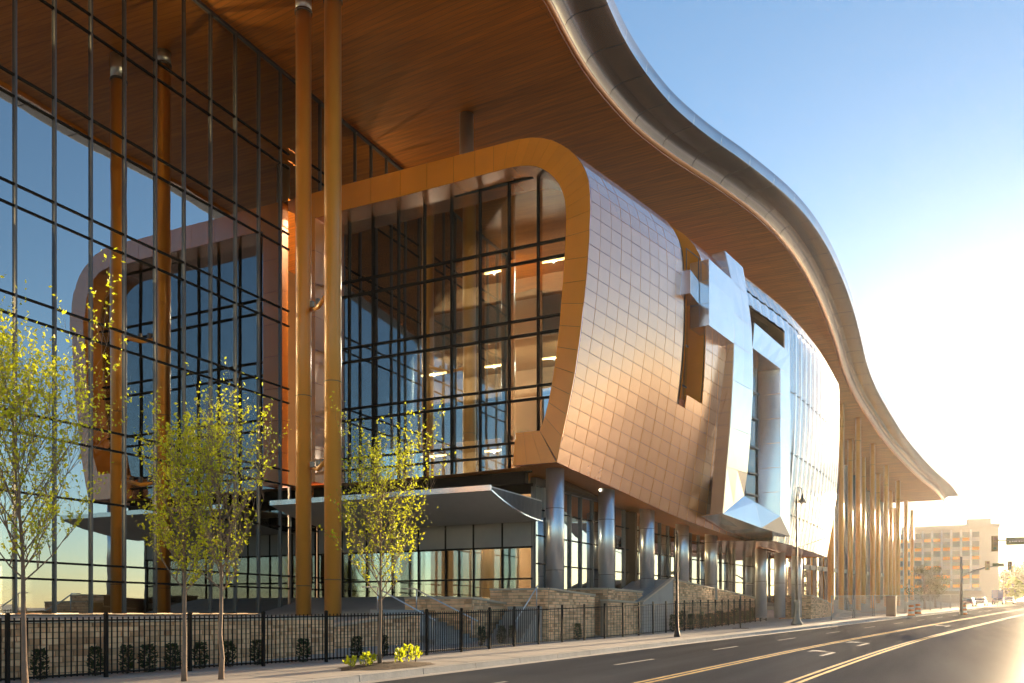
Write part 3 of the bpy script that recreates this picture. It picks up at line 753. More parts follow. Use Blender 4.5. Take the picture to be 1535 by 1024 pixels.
# deep window surround, true box
wx0, wx1 = 51.6, 57.2
wY = lambda x: lerp(9.65, 8.57, (x-wx0)/(wx1-wx0))
zt, zb_ = EYE+16.3, EYE+4.85
it, ib, ix = EYE+14.95, EYE+5.95, 55.5
dep = 1.25
def pl(name, pts, nrm, m=silver, th=.06):
    pts = [Vector(p) for p in pts]; c = sum(pts, Vector())/len(pts); P2 = [q + (c-q).normalized()*.013 for q in pts]
    b = MB(); b.hexa([q - Vector(nrm)*th for q in P2], P2); return b.build(name, m, sur)
b = MB(); b.grid([[(50.7, wY(50.7)+dep+.3, zb_+.3), (wx1, wY(wx1)+dep, zb_+.3)], [(50.7, wY(50.7)+dep+.3, EYE+18.2), (wx1, wY(wx1)+dep, EYE+18.2)]]); sur = b.build('window_surround', gl_dark, sbay)
N = (-.19, -.98, 0)
nseg = 6
for k in range(nseg):
    z0, z1 = lerp(ib, it, k/nseg), lerp(ib, it, (k+1)/nseg)
    pl('rim_panel', [(ix, wY(ix)-.1, z0), (wx1, wY(wx1)-.1, z0), (wx1, wY(wx1)-.1, z1), (ix, wY(ix)-.1, z1)], N)
    pl('reveal_panel', [(ix, wY(ix)-.09, z0), (ix, wY(ix)-.09, z1), (ix, wY(ix)+dep, z1), (ix, wY(ix)+dep, z0)], (-1,0,0))
pl('rim_panel', [(ix, wY(ix)-.1, it), (wx1, wY(wx1)-.1, it), (wx1, wY(wx1)-.1, zt), (ix+1.0, wY(ix)-.25, zt)], N)
tl = atX(1131, 482, 51.6); tl2 = atX(1128, 521, 51.6)
for k in range(4):
    f0, f1 = k/4, (k+1)/4
    top = lambda f: lerp(Vector((tl.x, tl.y, zt+.45)), Vector((wx1, wY(wx1)-.1, zt)), f); bot = lambda f: lerp(Vector((tl2.x, tl2.y, it+.35)), Vector((ix, wY(ix)-.1, it)), f)
    pl('lintel_panel', [bot(f0), bot(f1), top(f1), top(f0)], N)
    pl('lintel_underside', [bot(f0), bot(f1), bot(f1)+Vector((0,dep,0)), bot(f0)+Vector((0,dep,0))], (0,0,-1))
cl = Lp[-1]; cr_ = Rp[-1]; br1 = Vector((wx1, wY(wx1)-.1, zb_)); br0 = Vector((ix, wY(ix)-.1, ib))
mid = lerp(cl, br1, .52) - Vector((0,.1,.12)); midt = lerp(cr_, br0, .3)
pl('corner_panel', [cl, mid, midt, cr_], N)
pl('sill_panel', [mid, br1, br0, midt], N)
pl('rim_panel', [br0, br1, (wx1, wY(wx1)-.1, ib), (ix, wY(ix)-.1, ib+.01)], N)
pl('sill_top', [cr_, br0, br0+Vector((0,dep,.12)), cr_+Vector((0,dep*.8,.12))], (0,0,1))
pl('sill_underside', [cl, mid, mid+Vector((.4,2.2,-.05)), cl+Vector((.4,1.3,-.05))], (0,0,-1))
pl('sill_underside', [mid, br1, br1+Vector((.4,2.6,-.05)), mid+Vector((.4,2.2,-.05))], (0,0,-1))
for z in (ib+1.3, ib+2.6, ib+4.2, ib+6.0, ib+7.6):
    b = MB(); b.bar((50.5, wY(50.5)+dep+.1, z), (ix, wY(ix)+dep-.05, z), .08, .09); b.build('transom', mull, sur)
b = MB(); b.bar((53.4, wY(53.4)+dep-.05, ib), (53.4, wY(53.4)+dep-.05, it), .08, .08); b.build('mullion', mull, sur)
# projecting block and its link across the slot
ba, bb = Vector((44.0, 10.44, 0)), Vector((47.6, 9.94, 0)); off = Vector((.15, 1.0, 0)); z0, z1 = EYE+14.46, EYE+17.8
b = MB(); b.hexa([p+Vector((0,0,z0+.01)) for p in (ba+Vector((.02,.02,0)), bb+Vector((-.02,.02,0)), bb+off, ba+off)], [p+Vector((0,0,z1-.01)) for p in (ba+Vector((.02,.02,0)), bb+Vector((-.02,.02,0)), bb+off, ba+off)])
blk = b.build('projecting_block', silver, sbay)
sur_save = sur; sur = blk
for (f0, f1) in ((0,1),):
    for (a0, a1) in ((z0, lerp(z0,z1,.34)), (lerp(z0,z1,.34), lerp(z0,z1,.68)), (lerp(z0,z1,.68), z1)):
        pl('panel', [ba+Vector((0,0,a0)), bb+Vector((0,0,a0)), bb+Vector((0,0,a1)), ba+Vector((0,0,a1))], (-.14,-.99,0), th=.018)
        for h0, h1 in ((0,.5),(.5,1)):
            q0, q1 = lerp(ba, ba+off, h0), lerp(ba, ba+off, h1)
            pl('side_panel', [q0+Vector((-.02,0,a0)), q1+Vector((-.02,0,a0)), q1+Vector((-.02,0,a1)), q0+Vector((-.02,0,a1))], (-1,0,0), th=.02)
sur = sur_save
b = MB(); b.box(42.3, 43.98, 10.95, 11.9, EYE+15.6, EYE+16.75); b.build('link_beam', silver, sbay)
b = MB(); b.tube([(42.5,11.2,EYE+16.8),(42.5,11.2,EYE+17.9),(43.9,10.95,EYE+17.9),(43.9,10.95,EYE+16.8)], .025, 6); b.build('guard_rail', mull, sbay)

# ---- entrance canopy ---------------------------------------------------------------------
xc0, xc1 = 31.4, 36.45; yc0, yc1 = 16.25, 27.6; zc = EYE+5.08
cv = MB(); prof = []
for k in range(9):
    t = k/8; prof.append((lerp(xc0, xc1, t), zc-.12 - .76*(1-(1-t)**2.0)))
cv.grid([[(x, y, z) for x, z in prof] for y in (yc1, yc0)], smooth=True)
cano = cv.build('canopy', canopy_m, bld)
b = MB(); b.box(xc0, xc1, yc0, yc1, zc, zc+.05); b.build('canopy_top', canopy_m, cano)
b = MB(); b.box(xc0-.06, xc0, yc0-.03, yc1, zc-.13, zc+.09); b.build('canopy_edge', silver, cano)
b = MB()
for k in range(8):
    b.quad((prof[k][0], yc0, prof[k][1]), (prof[k+1][0], yc0, prof[k+1][1]), (prof[k+1][0], yc0, zc), (prof[k][0], yc0, zc))
b.build('canopy_end', mat('mesh_panel', (.10,.10,.105), .6, .3, var=.4, vscale=6, stretch=(6,1,1)), cano)
b = MB()
for k in range(8): b.bar((prof[k][0], yc0-.02, prof[k][1]), (prof[k+1][0], yc0-.02, prof[k+1][1]), .06, .05)
b.build('canopy_trim', silver, cano)

# ================================================================== STONE WALLS
def stone_wall(label, pts, base_z, tops, depth=.5, ch=.115, group=None, cap=True, dirn=1):
    """wall along plan points; real coursed stones proud of a mortar core"""
    loc = (*pts[0], base_z); root = thing('stone_wall', loc, label, 'wall', group)
    core, st, cp = MB(), MB(), MB()
    for k in range(len(pts)-1):
        a, c = Vector((*pts[k],0)), Vector((*pts[k+1],0)); L = (c-a).length
        if L < .05: continue
        d = (c-a)/L; n = Vector((d.y,-d.x,0))*dirn; t0, t1 = tops[k], tops[k+1]
        bz = base_z-.4
        core.hexa([a+Vector((0,0,bz)), c+Vector((0,0,bz)), c-n*depth+Vector((0,0,bz)), a-n*depth+Vector((0,0,bz))],
                  [a+Vector((0,0,t0)), c+Vector((0,0,t1)), c-n*depth+Vector((0,0,t1)), a-n*depth+Vector((0,0,t0))])
        z = bz; row = 0
        while z < max(t0, t1)-.02:
            h = ch*random.uniform(.75,1.3); x = -random.uniform(0,.4) ; x = max(0, x)
            while x < L-.03:
                l = random.uniform(.14,.48); xe = min(L, x+l); tp = lerp(t0, t1, (x+xe)/2/L)
                if z+h*.5 < tp:
                    ze = min(z+h-.014, tp-.004); pr = random.uniform(.012,.05)
                    q = lambda s, zz, o: a + d*s + n*o + Vector((0,0,zz)); jt = random.uniform(-.006,.006)
                    st.hexa([q(x+.007,z,-.03), q(xe-.007,z+jt,-.03), q(xe-.007,ze+jt,-.03), q(x+.007,ze,-.03)],
                            [q(x+.012,z+.004,pr), q(xe-.012,z+jt+.004,pr), q(xe-.012,ze+jt-.004,pr), q(x+.012,ze-.004,pr)])
                x = xe
            z += h
        if cap:
            q = lambda p, o, zz: p + n*o + Vector((0,0,zz))
            cp.hexa([q(a,.07,t0+.003), q(c,.07,t1+.003), q(c,-depth-.03,t1+.003), q(a,-depth-.03,t0+.003)], [q(a,.07,t0+.075), q(c,.07,t1+.075), q(c,-depth-.03,t1+.075), q(a,-depth-.03,t0+.075)])
    core.build('wall_core', mortar, root); st.build('stones', stone, root, kind='stuff')
    if cap: cp.build('coping', cap_m, root)
    return root
stone_wall('long low stone retaining wall behind the picket fence below the left glass wall', [(2,18.4),(12,17.25),(18,16.55),(21.5,16.45)], .2, [1.38,1.4,1.42,1.42])
stone_wall('lower stone terrace wall stepping forward in front of the orange columns', [(21.6,16.9),(24.5,16.7),(26.6,16.6)], .3, [1.15,1.4,1.55])
A = (30.3,16.5)
stone_wall('stone block wall with sloping top left of the entrance steps', [(30.3,19.6),(30.3,16.5),(35.2,16.45)], .4, [2.18,2.18,1.86], depth=.9)
stone_wall('stone plinth under the first silver column', [(33.2,17.2),(33.2,14.5),(38.4,14.45),(38.4,17)], .4, [2.59,2.59,2.42,2.42], depth=1.0)
stone_wall('small stone plinth under the second silver column', [(39.4,16.2),(39.4,14.15),(44.2,14.0),(44.2,16)], .5, [2.75,2.75,2.7,2.7], depth=1.0)
stone_wall('square stone pier in front of the second silver column', [(38.8,13.95),(44.0,13.75)], .5, [2.2,2.1], depth=.35)
stone_wall('long sloping stone wall with a row of shrubs at its foot', [(47.9,13.35),(56,13.1),(63,12.9),(70,12.75)], .6, [3.46,3.2,2.98,2.75], depth=.8)
stone_wall('short stone wall with sloping top past the end of the fence', [(75,12),(75,9.5),(80,9.2),(86,9)], 1.0, [3.05,3.05,2.8,2.35], depth=.8)
pr_ = thing('planter_ramp', (46,13.6,1), 'sloping concrete planter ramp at the left end of the long stone wall', 'planter')
b = MB(); b.hexa([(42.8,13.5,.6),(48.0,13.36,.6),(48.0,15.6,.6),(42.8,15.6,.6)], [(42.8,13.5,2.15),(47.95,13.36,3.5),(47.95,15.6,3.55),(42.8,15.6,2.2)]); b.build('ramp', concrete, pr_)
b = MB(); b.hexa([(42.7,13.42,2.17),(47.9,13.28,3.54),(47.9,13.5,3.54),(42.7,13.64,2.17)], [(42.7,13.42,2.26),(47.9,13.28,3.63),(47.9,13.5,3.63),(42.7,13.64,2.26)]); b.build('kerb_edge', cap_m, pr_)
def stairs(label, x0, x1, y0, y1, z0, z1, n, axis):
    r_ = thing('stairs', (x0, y0, z0), label, 'stairs')
    for k in range(n):
        t0, t1 = k/n, (k+1)/n; zt_ = lerp(z0, z1, t1)
        b = MB()
        if axis == 'Y': b.box(x0, x1, lerp(y0,y1,t0), lerp(y0,y1,t1)-.004, z0-.4, zt_)
        else: b.box(lerp(x0,x1,t0), lerp(x0,x1,t1)-.004, y0, y1, z0-.4, zt_)
        b.build('step', concrete, r_)
    return r_
def handrail(label, pts, posts):
    r_ = thing('handrail', pts[0], label, 'handrail'); b = MB(); b.tube(pts, .028, 8); b.build('rail', silver_col, r_)
    for p, h in posts: b = MB(); b.tube([p, (p[0],p[1],p[2]+h)], .024, 8); b.build('post', silver_col, r_)
stairs('concrete steps between the terrace wall and the sloping stone block', 27.0, 30.2, 16.2, 19.0, .5, 1.75, 8, 'Y')
handrail('metal handrail on the left side of the left entrance steps', [(27.2,16.3,1.35),(27.2,18.9,2.6),(27.2,19.5,2.6)], [((27.2,16.4,.6),.8),((27.2,18.8,1.7),.86)])
handrail('metal handrail on the right side of the left entrance steps', [(29.9,16.0,1.3),(29.9,18.9,2.6),(29.9,19.5,2.6)], [((29.9,16.3,.6),.8),((29.9,18.8,1.7),.86)])
stairs('concrete steps between the sloping stone block and the column plinth', 31.0, 33.1, 14.75, 16.2, .45, 1.9, 8, 'X')
handrail('metal handrail climbing beside the column plinth steps', [(30.9,14.9,1.3),(33.0,14.9,2.75)], [((31.0,14.9,.5),.85),((32.9,14.9,1.9),.8)])

# ================================================================== FENCE
fen = thing('picket_fence', (20, fenceY(20), g(20)), 'long black metal picket fence along the pavement in front of the building', 'fence')
PKM = MB(); PKM.box(-.011,.011,-.011,.011,0,1); PKM = PKM.mesh('picket', dark_metal)
PST = MB(); PST.box(-.035,.035,-.035,.035,0,1); PST.hexa([(-.045,-.045,1),(.045,-.045,1),(.045,.045,1),(-.045,.045,1)],[(-.02,-.02,1.03),(.02,-.02,1.03),(.02,.02,1.03),(-.02,.02,1.03)]); PST = PST.mesh('post', dark_metal)
def fh(X): return lerp(1.27, 1.6, sstep((X-14)/40))
fx = 5.0; posts = []
while fx < 70: posts.append(fx); fx += 2.0 if fx < 44 else 1.6
npk = 0; rest = MB()
for i, xa in enumerate(posts):
    y = fenceY(xa); z = g(xa)+SW
    inst('post', PST, fen, (xa, y, z), (1,1,fh(xa)+.06))
    if i+1 == len(posts): break
    xb = posts[i+1]; yb2 = fenceY(xb)
    for hh in (.1, fh(xa)-.06):
        hb = .1 if hh == .1 else fh(xb)-.06
        b = MB(); b.bar((xa,y,z+hh), (xb,yb2,g(xb)+SW+hb), .025, .035); b.build('rail', dark_metal, fen)
    sp = .125 if xa < 24 else .155
    n = int((xb-xa)/sp)
    for k in range(1, n):
        t = k/n; x = lerp(xa,xb,t); yy = lerp(y,yb2,t); zz = lerp(z, g(xb)+SW, t)
        if xa < 31 or k % 2 == 0:
            if npk < 300 and x > 8 and xa < 31: inst('picket', PKM, fen, (x, yy, zz+.06), (1,1,fh(x)-.05), (0,0,random.uniform(-.1,.1))); npk += 1
            else:
                wd = .011 if xa < 31 else .006
                rest.box(x-wd, x+wd, yy-wd, yy+wd, zz+.06, zz+fh(x)-.02)
    if xa >= 31:
        for k in range(1, 9):
            t = k/9; rest.bar((xa,y,z+t*fh(xa)), (xb,yb2,g(xb)+SW+t*fh(xb)), .006, .006)
rest.build('far_pickets', dark_metal, fen, kind='stuff')

# ================================================================== VEGETATION
def tree(label, base, h, crown_r, trunk_h, nleaf, seed, sparse=1.0, leaf_m=leaf_a, group=None):
    rnd = random.Random(seed); root = thing('tree', base, label, 'tree', group); B = Vector(base)
    wood_b, lv = MB(), MB()
    lean = Vector((rnd.uniform(-.04,.04), rnd.uniform(-.04,.04), 0))
    tp = [B + lean*(h*t)*(t) + Vector((rnd.uniform(-.02,.02), rnd.uniform(-.02,.02), h*t)) for t in (0, .1, .2, .3, .42, .55, .7, .85, 1)]
    wood_b.tube(tp, [.062,.048,.042,.038,.033,.026,.018,.010,.004], 9)
    tips = []
    def branch(p, d, L, r, lvl):
        n = 5; pts = [p]; rr = [r]; cur = p.copy(); dd = d.copy()
        for k in range(n):
            dd = (dd + Vector((rnd.gauss(0,.10), rnd.gauss(0,.10), .10+rnd.gauss(0,.04)))).normalized()
            cur = cur + dd*(L/n); pts.append(cur.copy()); rr.append(r*(1-(k+1)/n*.85))
        wood_b.tube(pts, rr, 5, cap=False)
        for k in range(2, n+1):
            w_ = 1 if lvl == 0 else 2
            for _ in range(w_): tips.append((pts[k], (pts[k]-pts[k-1]).normalized(), L))
        if lvl < 2:
            for k in range(1, n+1):
                for _ in range(1 if lvl else 2):
                    a = rnd.uniform(0, 2*math.pi); sd_ = Vector((math.cos(a), math.sin(a), .35+rnd.uniform(0,.6)))
                    branch(pts[k], (dd*.75 + sd_*.6).normalized(), L*rnd.uniform(.32,.55), rr[k]*.6+.0015, lvl+1)
    nb = int(20*sparse)
    for k in range(nb):
        t = lerp(trunk_h/h, .93, (k/(nb-1))**1.05); i = min(7, int(t*8)); 
        zz = t*h; p = B + lean*zz*t + Vector((0,0,zz)); a = k*2.4+rnd.uniform(-.4,.4)
        prof_ = math.sin(math.pi*min(1, max(.08, (t-trunk_h/h)/(1-trunk_h/h))**.62*.93+.05))
        L = crown_r*(.35+.95*prof_)*rnd.uniform(.75,1.2); up = lerp(.5, 1.7, t)
        branch(p, Vector((math.cos(a), math.sin(a), up)).normalized(), L*math.sqrt(1+up*up)*.72, .017*(1-t)+.006, 0)
    for k in range(nleaf):
        p, d, L = rnd.choice(tips); p = p + d*rnd.uniform(-.12,.12) + Vector((rnd.gauss(0,.028), rnd.gauss(0,.028), rnd.gauss(0,.028)))
        s = rnd.uniform(.022,.046); n = Vector((rnd.gauss(0,1), rnd.gauss(0,1), rnd.gauss(0,1))).normalized(); t_ = n.orthogonal().normalized(); bt = n.cross(t_)
        a = rnd.uniform(0, 6.28); e1 = t_*math.cos(a)+bt*math.sin(a); e2 = n.cross(e1)
        lv.quad(p - e1*s, p - e2*s*.55, p + e1*s*1.1, p + e2*s*.55)
    wood_b.build('trunk', bark, root); lv.build('crown', leaf_m, root)
    return root
def gz_(x, y): return g(x)+SW
TG = 'young street trees along the pavement'
tree('young street tree with lime leaves at the left edge of the picture', (9.75,13.9,gz_(9.75,0)), 4.75, 1.6, 1.9, 7600, 1, 1.35)
tree('slim young tree with dense lime leaves, left of the close pair', (12.9,13.55,gz_(12.9,0)), 4.35, 1.05, 1.75, 4800, 2, 1.1)
tree('young tree with bare twigs and few leaves, right of the close pair', (13.55,13.2,gz_(13.5,0)), 4.65, 1.25, 1.75, 2600, 3, 1.25)
tree('young street tree with yellow-green leaves in a mulched bed by the kerb', (18.1,12.45,gz_(18.1,0)), 4.55, 1.42, 1.6, 4600, 4, 1.2)
# mulched bed and its small plants
b = MB(); cen = Vector((18.3,12.35,0)); ring = []
for k in range(20):
    a = 2*math.pi*k/20; rr = 1+random.uniform(-.1,.1); x = cen.x+1.75*rr*math.cos(a); y = max(cen.y+.85*rr*math.sin(a), kerbY(x)+.2); ring.append(Vector((x, y, g(x)+SW+.006)))
ce = Vector((cen.x, cen.y, g(cen.x)+SW+.09))
for k in range(20):
    m0, m1 = lerp(ring[k], ce, .5)+Vector((0,0,.03)), lerp(ring[(k+1)%20], ce, .5)+Vector((0,0,.03))
    b.quad(ring[k], ring[(k+1)%20], m1, m0); b.quad(m0, m1, ce)
bed = b.build('mulch_bed', soil, kind='structure')
def plant(name, label, base, hh, rad, nl, m, seed, group, up=1.0, ls=.05, cat='plant'):
    rnd = random.Random(seed); root = thing(name, base, label, cat, group); B = Vector(base); lv, st = MB(), MB()
    st.tube([B-Vector((0,0,.03)), B+Vector((0,0,hh*.85))], [rad*.12, rad*.04], 5); st.build('stem', bark, root)
    for k in range(nl):
        t = rnd.random()**.8; a = rnd.uniform(0,6.28); r_ = rad*math.sqrt(rnd.random())*(1-abs(t-.45)*.9)
        p = B + Vector((r_*math.cos(a), r_*math.sin(a), hh*t)); s = ls*rnd.uniform(.6,1.3)
        d = Vector((math.cos(a)*.6, math.sin(a)*.6, up*rnd.uniform(.4,1.2))).normalized(); sd_ = d.cross(Vector((rnd.gauss(0,1),rnd.gauss(0,1),rnd.gauss(0,1)))).normalized()
        lv.quad(p, p+d*s*.5+sd_*s*.32, p+d*s, p+d*s*.5-sd_*s*.32)
    lv.build('foliage', m, root); return root
lab = ['leftmost', 'second from left', 'third from left', 'fourth from left', 'fifth from left', 'rightmost']
for k, (dx, dy, hh) in enumerate(((-1.25,.25,.22),(-.85,.1,.28),(-.45,.25,.24),(.28,-.12,.34),(.95,.05,.42),(1.45,.15,.38))):
    x, y = 18.3+dx, 12.3+dy
    plant('bed_plant', f'small bright green plant in the mulched tree bed, {lab[k]}', (x, y, g(x)+SW+.05), hh, .14, 70, leaf_a, 20+k, 'small plants in the tree bed', ls=.09)
shp = plant('upright_shrub', 'x', (0,0,0), 1.0, .17, 420, leaf_b, 77, 'upright shrubs behind the fence', ls=.09, cat='shrub')
spots = []
for px in (60,143,190,222,258,300,343,386,455,535,575): 
    x0_ = ray(px, 950); t = 12.0
    while x0_[1]*t < fenceY(x0_[0]*t)+.5: t += .05
    spots.append((x0_[0]*t, x0_[1]*t, .62, px))
for px, yy in ((722,15.3),(752,15.3),(768,15.2),(866,14.0)):
    d = ray(px, 950); t = yy/d[1]; spots.append((d[0]*t, yy, .7, px))
for k in range(22):
    x = 46.5+.98*k; spots.append((x, 12.95-.02*k+random.uniform(-.06,.06), random.uniform(.75,1.1), 1000+k))
ORD = ['first','second','third','fourth','fifth','sixth','seventh','eighth','ninth','tenth','eleventh','twelfth','thirteenth','fourteenth','fifteenth','sixteenth','seventeenth','eighteenth','nineteenth','twentieth','twenty-first','twenty-second']
b0 = True; cnt = [0,0,0]
for k, (x, y, hh, px) in enumerate(spots):
    o = shp if b0 else copy_tree(shp); b0 = False
    o.location = (x, y, zp(x, y)-.02); o.scale = (random.uniform(.8,1.15), random.uniform(.8,1.15), hh); o.rotation_euler = (0,0,random.uniform(0,6))
    c = 0 if px < 600 else 1 if px < 1000 else 2; n = ORD[cnt[c]]; cnt[c] += 1
    o['label'] = (f'narrow dark green shrub by the low stone wall behind the pickets, {n} from left', f'narrow dark green shrub before the stone blocks by the entrance, {n} from left', f'dark green shrub along the long sloping stone wall, {n} from left')[c]
    o['group'] = ('shrubs at the low stone wall', 'shrubs at the stone blocks', 'shrubs along the long sloping wall')[c]

# ================================================================== STREET FURNITURE AND DISTANCE
def gnd(px, py, off=SW):
    d = ray(px, py); t = 5.0
    while t < 900 and EYE + d[2]*t > g(d[0]*t)+off: t += .1
    return Vector((d[0]*t, d[1]*t, g(d[0]*t)+off)), t
black = mat('black_paint', (.02,.02,.022), .6, 0, .25)
p, d = gnd(1190, 937); p = Vector((59.8, 8.45, g(59.8)+SW))
sl_ = thing('street_lamp', p, 'tall street lamp with curved gooseneck arm and bell shade beside the silver bay', 'street lamp')
lm = mat('lamp_post_paint', (.14,.13,.11), .5, .3, var=.2, vscale=8)
b = MB(); b.tube([p+Vector((0,0,z)) for z in (0,.12,.3,.7,1.25,1.5,1.62)], [.36,.36,.24,.19,.17,.2,.13], 14); b.build('base', mat('lamp_base', (.30,.27,.22), .7, var=.2), sl_)
b = MB(); b.tube([p+Vector((0,0,z)) for z in (1.6,5,8.3,8.7)], [.085,.07,.055,.05], 10); b.build('pole', lm, sl_)
dirr = Vector((SA, -CA, 0)); c0 = p+Vector((0,0,8.55))
b = MB(); b.tube([c0 - dirr*1.05+Vector((0,0,-.45)), c0-dirr*.9+Vector((0,0,-.05)), c0-dirr*.45+Vector((0,0,.25)), c0+Vector((0,0,.42)), c0+dirr*.28+Vector((0,0,.40)), c0+dirr*.36+Vector((0,0,.12)), c0+dirr*.36+Vector((0,0,-.05))], .035, 7); b.build('arm', lm, sl_)
q = c0+dirr*.36
b = MB(); b.tube([q+Vector((0,0,z)) for z in (-.02,-.15,-.32,-.5,-.56)], [.06,.1,.15,.25,.26], 12); b.build('lamp_shade', lm, sl_)
b = MB(); b.tube([q+Vector((0,0,-.56)), q+Vector((0,0,-.64))], [.16,.06], 10); b.build('bulb', white_p, sl_)
b = MB(); b.tube([p+Vector((0,0,5.0))+dirr*-.25, p+Vector((0,0,5.05)), p+Vector((0,0,5.3))+dirr*.8, p+Vector((0,0,5.8))+dirr*2.2], .025, 6); b.build('banner_bracket', lm, sl_)
# slim black pole and bollard-like post
p = Vector((39.9, 10.95, g(39.9)+SW))
o = thing('slim_pole', p, 'slim black pole with flared foot at the kerb in front of the silver columns', 'pole')
b = MB(); b.tube([p+Vector((0,0,z)) for z in (0,.1,.35,.9,4.75)], [.15,.14,.09,.06,.04], 10); b.build('shaft', black, o)
b = MB(); b.tube([p+Vector((0,0,z)) for z in (4.75,4.8,4.95)], [.05,.06,.01], 8); b.build('finial', black, o)
p, d = gnd(1110, 942); h = (942-892)/F*d
o = thing('short_post', p, 'short black post standing alone on the pavement near the hedge end', 'post')
b = MB(); b.tube([p, p+Vector((0,0,h))], .045, 8); b.build('shaft', black, o)
b = MB(); b.tube([p+Vector((0,0,h)), p+Vector((0,0,h+.03)), p+Vector((0,0,h+.1))], [.055,.06,.03], 8); b.build('cap', silver_col, o)
b = MB(); b.tube([p, p+Vector((0,0,.025))], .5, 16); b.build('base_plate', soil, o)
# leaning bundle of poles
p, d = gnd(1268, 918); o = thing('pole_bundle', p, 'cone-shaped bundle of poles leaning together on the pavement near the colonnade', 'bundle')
for k in range(9):
    a = 6.28*k/9; b = MB(); b.tube([p+Vector((.75*math.cos(a), .75*math.sin(a), 0)), p+Vector((-.1*math.cos(a), -.1*math.sin(a), 2.1+.3*random.random()))], .05, 6); b.build('pole', bark, o)
lv = MB()
for k in range(260):
    a = random.uniform(0,6.28); r_ = random.uniform(.2,.85); q = p+Vector((r_*math.cos(a), r_*math.sin(a), random.uniform(.02,.3))); e = Vector((random.gauss(0,1),random.gauss(0,1),random.gauss(0,1))).normalized()*.12; f_ = e.orthogonal().normalized()*.06
    lv.quad(q-e, q-f_, q+e, q+f_)
lv.build('weeds', leaf_b, o)
# cabinet, temporary fence panels, barrels
p, d = gnd(1335, 924); o = thing('utility_cabinet', p, 'brown upright utility cabinet at the kerb before the colonnade', 'cabinet')
b = MB(); b.box(p.x-.4,p.x+.4,p.y-.45,p.y+.35,p.z,p.z+1.75); b.build('body', mat('cabinet_brown', (.16,.11,.07), .6, var=.15), o)
b = MB(); b.box(p.x-.44,p.x+.44,p.y-.49,p.y+.39,p.z+1.75,p.z+1.82); b.build('lid', mat('cabinet_brown', (.16,.11,.07)), o)
b = MB(); b.box(p.x-.415,p.x-.402,p.y-.35,p.y+.25,p.z+.2,p.z+1.6); b.build('door', mat('cabinet_door', (.19,.135,.085), .6), o)
mesh_m = mat('wire_mesh', (.35,.34,.32), .5, .6)
for k in range(9):
    x0_ = 72+7.2*k; x1_ = x0_+6.6; off = 2.3; pa, pb2 = Vector((x0_, kerbY(x0_)+off, g(x0_)+SW)), Vector((x1_, kerbY(x1_)+off, g(x1_)+SW))
    o = thing('fence_panel', pa, f'temporary wire fence panel along the colonnade pavement, {ORD[k]} from the near end', 'fence panel', 'temporary wire fence panels')
    for q in (pa, pb2): b = MB(); b.tube([q, q+Vector((0,0,1.9))], .04, 6); b.build('post', mesh_m, o)
    for z in (.12, 1.85): b = MB(); b.bar(pa+Vector((0,0,z)), pb2+Vector((0,0,z)), .04, .04); b.build('rail', mesh_m, o)
    wm = MB()
    for i in range(1, 34): q = lerp(pa, pb2, i/34); wm.box(q.x-.008,q.x+.008,q.y-.008,q.y+.008,q.z+.12,q.z+1.85)
    for i in range(1, 9): wm.bar(pa+Vector((0,0,.12+.2*i)), pb2+Vector((0,0,.12+.2*i)), .012, .012)
    wm.build('wire_mesh', mesh_m, o, kind='stuff')
orange_b = mat('barrel_orange', (.55,.16,.03), .5); 
for px, py, lab_ in ((1445,922,'at the kerb below the signal mast'), (1366,924,'on the pavement right of the brown cabinet'), (1376,921,'farther along the pavement past the cabinet')):
    p, d = gnd(px, py, SW if px < 1440 else 0.0); o = thing('traffic_barrel', p, f'weathered orange traffic barrel {lab_}', 'traffic barrel', 'traffic barrels')
    for k, m_ in enumerate((orange_b, white_p, orange_b, white_p, orange_b)):
        r_ = .3-.02*k; b = MB(); b.tube([p+Vector((0,0,.05+.19*k)), p+Vector((0,0,.05+.19*(k+1)-.006))], [r_, r_-.012], 14); b.build('band', m_, o)
    b = MB(); b.tube([p, p+Vector((0,0,.06))], .4, 14); b.build('foot', black, o)
# traffic signals
sig_m = mat('signal_housing', (.20,.13,.03), .5); mast_m = mat('mast_metal', (.20,.19,.17), .45, .5)
def signal(c, o, dirv, h=1.1):
    b = MB(); b.box(c.x-.16,c.x+.16,c.y-.19,c.y+.19,c.z-h/2,c.z+h/2); s_ = b.build('signal_head', sig_m, o)
    for k in (-1,0,1):
        q = c+Vector((-.17,0,k*h*.31)); b = MB(); b.tube([q, q+Vector((-.16,0,-.02))], [.11,.12], 10, cap=False); b.build('visor', black, s_)
        b = MB(); b.tube([q+Vector((-.005,0,0)), q+Vector((-.02,0,0))], .095, 10); b.build('lens', mat(f'lens{k}', ((.03,.08,.03),(.1,.07,.02),(.12,.02,.015))[k+1], .3), s_)
p, d = gnd(1441, 921); P = lambda px, py: atD(px, py, d)
o = thing('signal_mast', p, 'distant traffic signal mast with long arm, two signal heads and sign', 'traffic signal')
b = MB(); b.tube([p, Vector((p.x,p.y,P(1441,835).z))], [.16,.10], 10); b.build('pole', mast_m, o)
b = MB(); b.tube([Vector((p.x,p.y,P(1441,864).z)), P(1460,856), P(1480,850), P(1517,848)], [.09,.08,.06,.05], 8); b.build('arm', mast_m, o)
for px in (1480, 1514): signal(P(px, 848), o, 0, .85)
a, c = P(1488,847), P(1505,847); b = MB(); b.bar(a, c, .06, .36); b.build('street_name_sign', mat('sign_green', (.10,.11,.03), .5), o)
dn = 60.0; P = lambda px, py: atD(px, py, dn)
p = P(1640, 900); p.z = g(p.x)+SW
o = thing('signal_mast', p, 'near traffic signal mast arm with a long street name sign at the right edge', 'traffic signal')
b = MB(); b.tube([p, Vector((p.x,p.y,EYE+6.6))], [.18,.12], 12); b.build('pole', mast_m, o)
